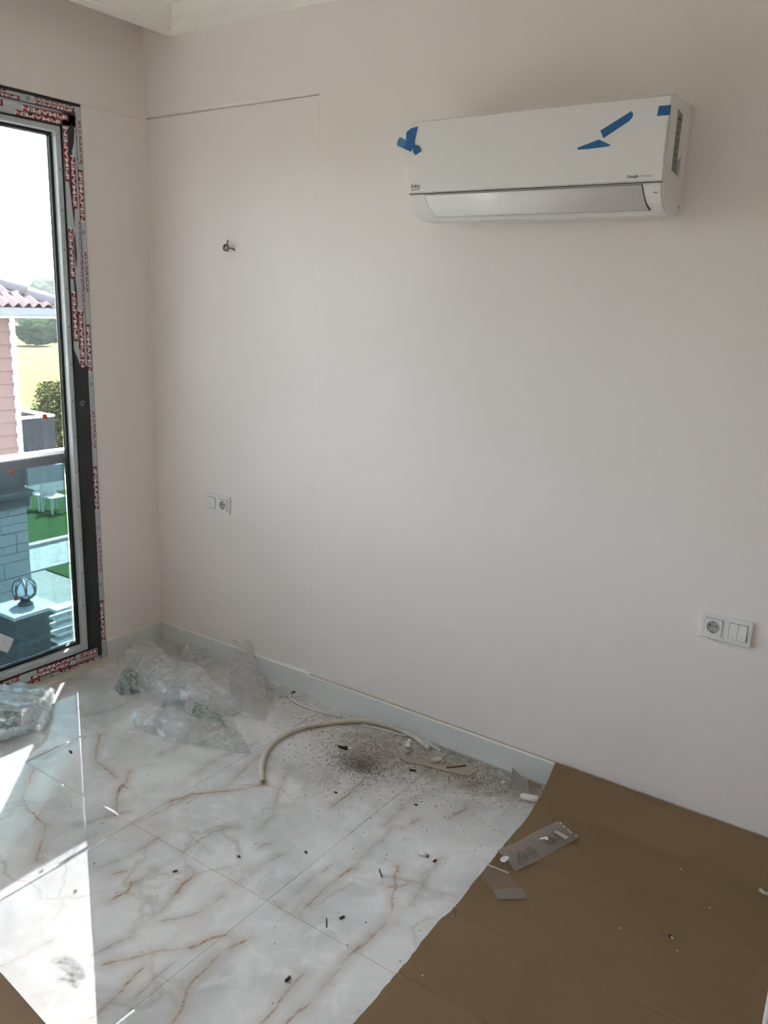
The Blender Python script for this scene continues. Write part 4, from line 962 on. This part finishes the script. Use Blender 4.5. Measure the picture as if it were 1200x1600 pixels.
chunk('plaster_chunk', 487.5, 1117.5, .0085, W, 'small white chip left of the conduit, nearer the window', 'plaster', (1.4, .8, .5)); chunk('plaster_chunk', 528.5, 1117.5, .0055, W, 'tiny white chip right beside the cable', 'plaster')
chunk('plaster_chunk', 786, 1222.5, .0085, W, 'small round white chip left of the torn cardboard flap', 'plaster', (1.1, 1, .5))
rollp = [fl(813, 1243.5, .012), fl(818, 1244.5, .012), fl(830, 1247, .012), fl(840, 1249, .012)]
o = MB().tube(rollp, [.007, .0115, .0118, .011], 12).obj('foam_plug', W, loc=rollp[1]); tag(o, 'white rounded plug lying at the upper left corner of the big cardboard', 'plug')
o = stick('cigarette_stub', (655.5, 1333.5), (667, 1337), .0048, W, 'short white tube with a dark end on the middle of the tiles', 'tube')
tp_ = MB().tube([fl(667, 1337, .0048), fl(669.5, 1337.7, .0048)], .0050, 10).obj('dark_end', M['wire'], o)
stick('plastic_pin', (592.5, 1358), (597, 1370), .0022, mat('blue_plastic', (.03, .09, .22, 1), .4), 'thin blue plastic pin on the tiles', 'pin')
stick('plastic_bit', (677, 1346), (682, 1343), .0030, mat('dark_red_plastic', (.16, .02, .02, 1), .4), 'small dark red plastic bit beside the white tube', 'bit')
stick('wire_bit', (510, 1435), (510.5, 1449), .0016, M['black'], 'thin upright-pointing black wire bit at the bottom middle of the tiles', 'wire')
stick('wire_bit', (531, 1435), (538, 1432), .0034, M['black'], 'small curled black bit right of the thin black wire', 'wire')
stick('wire_bit', (446, 1533), (453, 1526), .0036, M['black'], 'black wire offcut nearest the bottom edge of the photo', 'wire')
stick('wire_bit', (270, 1362), (277, 1360), .0027, M['black'], 'black wire offcut on the left half of the tiles', 'wire')
stick('wire_bit', (640, 1203), (650, 1204), .0035, M['black'], 'black offcut just below the flattened cardboard scrap', 'wire')
stick('wire_bit', (109, 1173), (111.5, 1176), .0042, M['black'], 'short black offcut near the left plastic bag', 'wire')
chunk('plaster_chunk', 276, 1371.5, .0050, W, 'white chip just below the black offcut on the left', 'plaster', (1.4, .8, .5))
chunk('plaster_chunk', 399, 1317.5, .0040, W, 'tiny white chip in the middle of the tiles', 'plaster'); chunk('plaster_chunk', 82, 1101, .0075, W, 'white lump standing in for a sun glint at the edge of the left plastic bag', 'plaster')  # the lump by the left bag is a sun glint modelled in white
for u, v in ((478, 1331), (373, 1338), (525, 1238), (650, 1257)): chunk('grit_bit', u, v, .0058, M['black'], {478: 'flat black crumb in the middle of the tiles, near the conduit side', 373: 'black crumb left of centre on the tiles', 525: 'round black crumb below the dirt heap', 650: 'round black crumb right of the dirt heap'}[u], 'crumb', (1.3, .8, .4))
# screw and worm on the big cardboard
scr = empty('screw', tuple(fl(1050, 1465, .01)), 'small steel screw lying on the cardboard', 'screw')
MB().tube([fl(1047, 1462, .012), fl(1052, 1467.5, .012)], [.0030, .0018], 8).obj('shank', M['silver'], scr); MB().tube([fl(1046, 1461.3, .013), fl(1047.3, 1462.6, .013)], .0044, 10).obj('screw_head', M['black'], scr)
wr = path([(1188, 1390), (1191, 1393.5), (1196, 1396), (1201, 1397), (1208, 1399)], 40, .016); o = MB().tube(wr, [.0048 + .0011 * math.sin(i * 1.3) for i in range(len(wr))], 10).obj('foam_sealant_strand', mat('grey_white_foam', (.55, .52, .46, 1), .8), loc=wr[0]); tag(o, 'curled grey-white foam strand at the right edge of the cardboard', 'foam')
for u, v in ((969.5, 1450), (1058.5, 1485.5), (1109, 1418), (660, 1524), (1064, 1358)): chunk('plaster_crumb', u, v, .0024, W, {969: 'tiny white crumb left of the screw on the big cardboard', 1058: 'tiny white crumb just below the screw on the cardboard', 1109: 'tiny white crumb above right of the screw on the cardboard', 660: 'tiny white crumb near the torn lower left edge of the cardboard', 1064: 'tiny white crumb near the first crease of the big cardboard'}[int(u)], 'crumb', group='tiny white crumbs on the cardboard', z0=.009, sub=1)

# flattened cardboard scraps
def scrap(name, pts, mt, label, cat, fold=.012, th=.0025):
    """pts: (u, v, height); a bent sheet, fan of the outline"""
    P = [fl(u, v, h) for u, v, h in pts]; n = len(P); cen = sum(P, Vector()) / n
    a = sum(P[i].x * P[(i+1) % n].y - P[(i+1) % n].x * P[i].y for i in range(n))
    if a < 0: P.reverse()
    bm = bmesh.new(); vv = [bm.verts.new(p) for p in P]; bmesh.ops.triangulate(bm, faces=[bm.faces.new(vv)]); bmesh.ops.subdivide_edges(bm, edges=bm.edges[:], cuts=2, use_grid_fill=True)
    m = MB(); bm.verts.ensure_lookup_table(); bm.verts.index_update(); m.add([v.co for v in bm.verts], [tuple(v.index for v in f.verts) for f in bm.faces]); bm.free()
    o = m.obj(name, mt, loc=(cen.x, cen.y, 0)); md = o.modifiers.new('thick', 'SOLIDIFY'); md.thickness = th; md.offset = 0
    return tag(o, label, cat)
M['scrap'] = mat('greyish_cardboard', (.36, .30, .235, 1), .85, var=.15, vscale=20)
M['scrap_dark'] = mat('grey_brown_paper', (.27, .235, .19, 1), .85, var=.15, vscale=20)
scrap('cardboard_scrap', [(623,1176,.006),(633,1173.5,.012),(636,1182,.006),(662,1185,.004),(690,1194,.004),(728,1197,.004),(748,1203,.004),(733,1213,.003),(700,1206,.003),(662,1196,.003),(634,1191,.003),(624,1184,.004)], M['scrap'], 'flattened grey-brown cardboard scrap with a folded end lying in the dirt', 'cardboard')
stick('cardboard_strip', (634, 1179), (645, 1171), .004, M['scrap_dark'], 'short brown cardboard sliver standing off the folded end of the scrap', 'cardboard', z0=.004)
stick('cardboard_strip', (698, 1199), (728, 1196), .0035, mat('rusty_brown_card', (.20, .13, .08, 1), .8), 'thin brown cardboard sliver on the right end of the scrap', 'cardboard', z0=.005)
scrap('paper_flap', [(798,1222,.002),(801,1199,.060),(818,1216,.050),(825,1228,.03),(827,1242,.004),(812,1234,.003)], M['scrap_dark'], 'upright bent grey paper flap in front of the baseboard end', 'paper', th=.0015)
scrap('paper_flap', [(824,1217,.03),(838,1223,.022),(848,1226,.018),(846,1232,.006),(826,1232,.010)], M['scrap'], 'lower curled grey paper scrap between flap and big cardboard', 'paper', th=.0015)

# dirt: crumbs nobody could count
def scatter(name, mt, n, centers, rmin, rmax, label):
    m = MB()
    wts = np.array([c[4] for c in centers], float); wts /= wts.sum()
    for _ in range(n):
        (u, v), sx, sy, ang, _w = centers[rng.choice(len(centers), p=wts)]
        c = fl(u, v); a, b = rng.normal(0, sx), rng.normal(0, sy); x = c.x + a*math.cos(ang) - b*math.sin(ang); y = c.y + a*math.sin(ang) + b*math.cos(ang)
        r = rmin + (rmax - rmin) * rng.random() ** 3
        if y > -.035 - r or x < .05: continue
        on = x > xl(max(-1.7, min(-.16, y))) - .01 and y < -.1
        if on or y < -1.64: continue
        m.rock((x, y, r * .55), r)
    return tag(m.obj(name, mt, loc=fl(620, 1180)), label, 'debris', kind='stuff')
WIDE = [((600,1165), .26, .11, .1, 5), ((560,1192), .045, .035, 0, 4), ((570,1190), .09, .07, 0, 3), ((640,1190), .25, .07, .05, 4), ((745,1215), .10, .05, 0, 3), ((740,1200), .22, .07, .0, 3), ((430,1080), .1, .03, 0, .4), ((600,1225), .25, .1, 0, 1.2), ((520,1200), .2, .1, 0, 2), ((760,1190), .25, .02, .0, 2), ((460,1090), .12, .05, 0, .4)]
HEAP = [((562,1194), .035, .028, 0, 5), ((575,1203), .035, .02, 0, 2), ((735,1220), .05, .03, 0, 2), ((600,1175), .1, .05, 0, 2)]
BASE = [((700,1172), .05, .012, 0, 3), ((720,1180), .06, .012, 0, 3), ((760,1195), .07, .012, 0, 2), ((800,1210), .05, .01, 0, 1)]
FAR = [((500,1350), .55, .35, 0, 3), ((250,1300), .4, .4, 0, 3), ((430,1500), .4, .3, 0, 2), ((100,1350), .3, .3, 0, 1), ((640,1300), .2, .2, 0, 2)]
M['grit'] = mat('grey_brown_grit', (.29, .245, .20, 1), .95); M['grit_d'] = mat('dark_grit', (.085, .07, .06, 1), .9); M['grit_l'] = mat('pale_plaster_grit', (.50, .46, .40, 1), .95)
scatter('grit', M['grit'], 7500, WIDE, .0009, .0036, 'fine grey-brown construction grit strewn below the right baseboard')
scatter('dark_grit', M['grit_d'], 1100, WIDE + HEAP, .0008, .0032, 'fine dark crumbs mixed into the dirt below the conduit')
scatter('heap_grit', mat('heap_grit_brown', (.15, .125, .105, 1), .95), 1100, HEAP, .001, .0036, 'small dark heap of drilling dirt below the conduit')
scatter('plaster_grit', M['grit_l'], 1300, WIDE + [((548,1183), .02, .015, 0, 3), ((600,1175), .04, .01, 0, 2)], .001, .0042, 'pale plaster crumbs in the dirt below the conduit')
scatter('rubble', mat('grey_rubble', (.42, .41, .38, 1), .95, var=.3, vscale=90), 190, BASE, .003, .0105, 'grey plaster rubble along the foot of the right baseboard')
scatter('specks', M['grit_d'], 330, FAR, .0009, .0030, 'scattered dark specks over the marble tiles')
scatter('pale_specks', M['grit_l'], 120, FAR, .0008, .0026, 'scattered pale specks over the marble tiles')

# ------------------------------------------------------------------ plastic bags
def catmull(P, t):
    n = len(P) - 1; f = t * n; i = min(int(f), n - 1); t_ = f - i
    a, b, c, d = P[max(i-1, 0)], P[i], P[i+1], P[min(i+2, n)]
    return .5 * ((2*b) + (c - a)*t_ + (2*a - 5*b + 4*c - d)*t_*t_ + (-a + 3*b - 3*c + d)*t_**3)
def film(name, rows, mt, root, amp=.010, n=46, seed=1, scale=1.0, lo=.0015, parent=None, part=None):
    """crumpled film: a sheet through control points (pixel, height), folded along random creases"""
    G = [[fl(u, v, h) for u, v, h in r] for r in rows]
    r_ = np.random.default_rng(seed); cr = []
    for k in range(16):
        d = r_.normal(size=3); d /= np.linalg.norm(d); cr.append((d, r_.uniform(14, 60) * scale, r_.uniform(0, 6), amp * r_.uniform(.3, 1) / (1 + k * .22)))
    vs = []
    u0, u1, v0, v1 = part or (0, 1, 0, 1)
    for j in range(n + 1):
        for i in range(n + 1):
            s_ = u0 + (u1 - u0) * i / n; t_ = v0 + (v1 - v0) * j / n
            p = catmull([catmull(r, s_) for r in G], t_); q = np.array(p); off = np.zeros(3)
            for d, f, ph, a in cr:
                w_ = (q @ d) * f + ph; tri = abs(((w_ / math.pi) % 2) - 1) * 2 - 1; off += np.roll(d, 1) * a * tri
            edge = 1.0
            off *= edge; off[2] = abs(off[2]) * .9
            q = q + off; q[2] = max(q[2], lo); q[1] = min(q[1], -.016); q[0] = max(q[0], .052 if q[1] < -.3 else .016)
            vs.append(tuple(q))
    w_ = n + 1
    m = MB().add(vs, [(j*w_+i, (j+1)*w_+i, (j+1)*w_+i+1, j*w_+i+1) for j in range(n) for i in range(n)], 0, False)
    return m.obj(name, mt, root, parent)
def under(rows, dh=.0): return [[(u, v + h * 0, 0.0015) for u, v, h in r] for r in rows]
A = [[(205,1006,.06),(230,1001,.09),(258,1022,.09),(290,1054,.08),(330,1085,.05)], [(196,1030,.03),(222,1034,.08),(250,1054,.09),(284,1078,.07),(335,1102,.04)], [(208,1062,.0),(226,1078,.02),(252,1092,.03),(282,1100,.02),(325,1122,.0)]]
b1 = empty('plastic_bag', tuple(fl(265, 1060)), 'large crumpled clear plastic bag heaped on the tiles in the window corner', 'plastic bag', 'clear plastic bags in the corner')
film('top_layer', A, M['bag'], b1, .013, 56, 3)
film('lower_layer', [[(u + 4, v + 2, h * .45) for u, v, h in r] for r in A], M['bag'], b1, .009, 40, 5)
B_ = [[(266,1060,.02),(285,1036,.08),(312,1042,.10),(332,1064,.08),(362,1088,.05)], [(262,1080,.02),(286,1072,.08),(314,1080,.08),(338,1096,.06),(378,1108,.03)], [(262,1102,.0),(288,1108,.02),(315,1112,.02),(342,1118,.01),(368,1116,.0)]]
film('middle_lobe', B_, M['bag'], b1, .012, 48, 8)
film('middle_lobe', [[(u - 2, v + 3, h * .6) for u, v, h in r] for r in B_], M['bag'], b1, .009, 36, 9)
film('side_lobe', [[(184,1064,.01),(196,1046,.05),(214,1054,.04)], [(180,1075,.01),(198,1072,.04),(218,1074,.03)], [(186,1086,0),(202,1088,.0),(220,1084,.0)]], M['bag_print'], b1, .010, 30, 11)
b2 = empty('plastic_bag', tuple(fl(384, 1115)), 'tall peaked dull plastic bag leaning against the left baseboard', 'plastic bag', 'clear plastic bags in the corner')
Cc = [[(372,1000,.16),(381,990,.175),(391,997,.16),(396,1012,.13)], [(361,1044,.09),(380,1042,.12),(396,1044,.10),(405,1056,.07)], [(357,1082,.03),(380,1084,.06),(402,1088,.05),(416,1098,.02)], [(350,1108,.0),(372,1115,.01),(395,1122,.01),(414,1128,.0)]]
film('front_layer', Cc, M['bag_dull'], b2, .006, 44, 21)
film('back_layer', [[(u + 3, v - 4, h * .8) for u, v, h in r] for r in Cc], M['bag_dull'], b2, .005, 30, 22)
b3 = empty('plastic_bag', tuple(fl(315, 1150)), 'shiny clear bag with green print lying in front of the plastic heap', 'plastic bag', 'clear plastic bags in the corner')
Dd = [[(236,1104,.04),(268,1094,.05),(308,1098,.05),(345,1112,.04),(366,1132,.02)], [(232,1122,.03),(268,1126,.05),(310,1134,.05),(348,1144,.03),(380,1158,.01)], [(256,1158,.0),(290,1162,.005),(330,1166,.005),(355,1172,.0),(391,1180,.0)]]
film('top_layer', Dd, M['bag'], b3, .012, 60, 31)
film('lower_layer', [[(u + 2, v + 1, h * .4) for u, v, h in r] for r in Dd], M['bag'], b3, .008, 36, 32)
film('green_print', [[(u, v, h + .006) for u, v, h in r] for r in Dd], M['bag_print'], b3, .012, 30, 31, part=(.46, .84, .0, .34))
film('green_print', [[(u, v, h + .006) for u, v, h in r] for r in Dd], M['bag_print'], b3, .012, 20, 31, part=(.14, .36, .0, .22))
film('side_lobe', [[(203,1124,.01),(214,1110,.035),(238,1118,.035)], [(204,1134,.0),(220,1132,.02),(244,1134,.03)], [(210,1142,.0),(226,1143,.0),(250,1150,.0)]], M['bag'], b3, .008, 30, 33)
b4 = empty('plastic_bag', tuple(fl(300, 1025)), 'small grey crumpled plastic bag at the back against the corner baseboard', 'plastic bag', 'clear plastic bags in the corner')
film('top_layer', [[(280,1014,.03),(292,1003,.06),(306,1010,.05),(322,1014,.04)], [(282,1024,.02),(294,1018,.05),(308,1020,.04),(322,1024,.03)], [(284,1033,.0),(296,1034,.0),(308,1034,.0),(320,1032,.0)]], M['bag'], b4, .009, 34, 41)
film('lower_layer', [[(240,1012,.02),(262,1004,.04),(284,1010,.04)], [(244,1028,.0),(266,1026,.02),(288,1026,.02)]], M['bag_dull'], b4, .006, 24, 42)
b5 = empty('plastic_bag', tuple(fl(20, 1120)), 'milky sunlit plastic bag lying by the window threshold at the left edge', 'plastic bag')
H_ = [[(-70,1078,.06),(-15,1070,.08),(35,1069,.08),(72,1073,.07),(86,1079,.05)], [(-70,1100,.08),(-12,1098,.10),(35,1100,.10),(66,1094,.08),(82,1098,.04)], [(-70,1140,.04),(-12,1138,.07),(32,1134,.07),(58,1126,.05),(78,1128,.01)], [(-70,1170,.0),(-10,1164,.0),(22,1152,.0),(46,1144,.0),(74,1138,.0)]]
film('top_layer', H_, M['bag_milky'], b5, .012, 60, 51)
film('lower_layer', [[(u - 2, v + 2, h * .5) for u, v, h in r] for r in H_], M['bag_milky'], b5, .009, 36, 52)
film('green_print', [[(u, v, h + .004) for u, v, h in r] for r in H_], M['bag_print'], b5, .012, 20, 51, part=(.30, .50, .45, .72))

# small bags on the cardboard
zb_ = .0125
zip_ = empty('zip_bag', tuple(fl(842, 1322, zb_)), 'flat clear bag with two green recycling prints lying on the cardboard edge', 'plastic bag')
Z = [[(776,1329,zb_),(805,1317,zb_+.004),(838,1299,zb_+.005),(872,1283,zb_+.002)], [(792,1344,zb_+.001),(822,1332,zb_+.007),(858,1312,zb_+.008),(888,1295,zb_+.003)], [(804,1362,zb_),(838,1346,zb_+.004),(870,1328,zb_+.004),(904,1309,zb_+.002)]]
M['zip'] = plastic('clear_bag_film', .26, col=(.60, .55, .50, 1), ns_=4)
film('film', Z, M['zip'], zip_, .0012, 40, 61, lo=.0115); film('film', [[(u, v, .0118) for u, v, h in r] for r in Z], M['zip'], zip_, .0004, 16, 62, lo=.0115)
def flat(name, pts, mt, root, z=.0255, th=.0006):
    P = [fl(u, v, z) for u, v in pts]; n = len(P); a = sum(P[i].x * P[(i+1) % n].y - P[(i+1) % n].x * P[i].y for i in range(n))
    if a < 0: P.reverse()
    return MB().add(P + [p + Vector((0, 0, th)) for p in P], [tuple(reversed(range(n))), tuple(range(n, 2*n))] + [(i, (i+1) % n, n+(i+1) % n, n+i) for i in range(n)]).obj(name, mt, root)
gp = mat('grey_green_print', (.07, .095, .075, 1), .6)
ex = (fl(888, 1295, .02) - fl(792, 1344, .02)).normalized(); ey = Vector((0, 0, 1)).cross(ex)
for (u, v), s_ in (((816, 1336), .026), ((860, 1312), .026)):          # three-arrow recycling triangles with text lines
    c = fl(u, v, .0250)
    for k in range(3):
        a0 = math.radians(90 + 120*k); a1 = math.radians(90 + 120*(k+1)); m = MB()
        p = [ex*math.cos(a0) + ey*math.sin(a0), ex*math.cos(a1) + ey*math.sin(a1)]
        q0 = p[0]*.78 + p[1]*.22; q1 = p[0]*.22 + p[1]*.78
        m.add([c + q0*s_, c + q1*s_, c + q1*s_*.60, c + q0*s_*.60], [(0,1,2,3)]); hd = (p[1]-p[0]).normalized()
        m.add([c + q1*s_*1.22, c + q1*s_*.8 + hd*s_*.42, c + q1*s_*.40], [(0,1,2)]); m.obj('recycling_arrow', gp, zip_)
    for k in range(3):
        o_ = c + ex * s_ * (1.25 + .32*k); MB().add([o_ - ey*s_*.8, o_ - ey*s_*.8 + ex*s_*.14, o_ + ey*s_*.8 + ex*s_*.14, o_ + ey*s_*.8], [(0,1,2,3)]).obj('print_line', gp, zip_)
flat('seal_strip', [(866, 1300), (870, 1297.5), (888, 1308), (884, 1311.5)], mat('pinkish_white_label', (.50, .42, .38, 1), .6), zip_)
for u, v in ((875,1286),(880,1291),(887,1297),(890,1300),(899,1305)): flat('seam_glint', [(u, v), (u+1.6, v-.6), (u+2.6, v+1), (u+1, v+1.4)], W, zip_, .0180)
o = flat('paper_scrap', [(781, 1343), (784, 1339), (792, 1337), (796, 1341), (789, 1347), (784, 1347)], W, None, .0262); tag(o, 'small white paper scrap at the open end of the clear bag', 'paper')
o = flat('paper_scrap', [(842, 1311), (849, 1308), (855, 1307), (857, 1312), (853, 1312.5), (851, 1310.5), (846, 1311.5)], W, None, .0270); tag(o, 'small white hooked paper scrap on top of the clear bag', 'paper')
lb = empty('film_scrap', tuple(fl(790, 1385, zb_)), 'faint clear film scrap below the printed bag, half on the tiles', 'plastic film')
M['faint'] = plastic('faint_clear_film', .10, col=(.60, .53, .47, 1), ns_=4)
film('film', [[(752,1372,zb_),(765,1352,zb_),(795,1364,zb_+.003)], [(765,1385,zb_),(780,1380,zb_+.002),(802,1375,zb_+.002)], [(777,1404,zb_),(800,1404,zb_),(824,1403,zb_)]], M['faint'], lb, .0010, 26, 71, lo=.0115)
film('folded_end', [[(769,1392,.016),(795,1389,.016),(816,1386,.014)], [(778,1405,.014),(800,1405,.016),(824,1404,.014)]], M['zip'], lb, .0008, 20, 72, lo=.0115)
flat('folded_edge', [(761, 1352), (763, 1350.5), (795, 1363), (794, 1365)], mat('milky_edge', (.45, .42, .38, 1), .5), lb, .013, .0005)
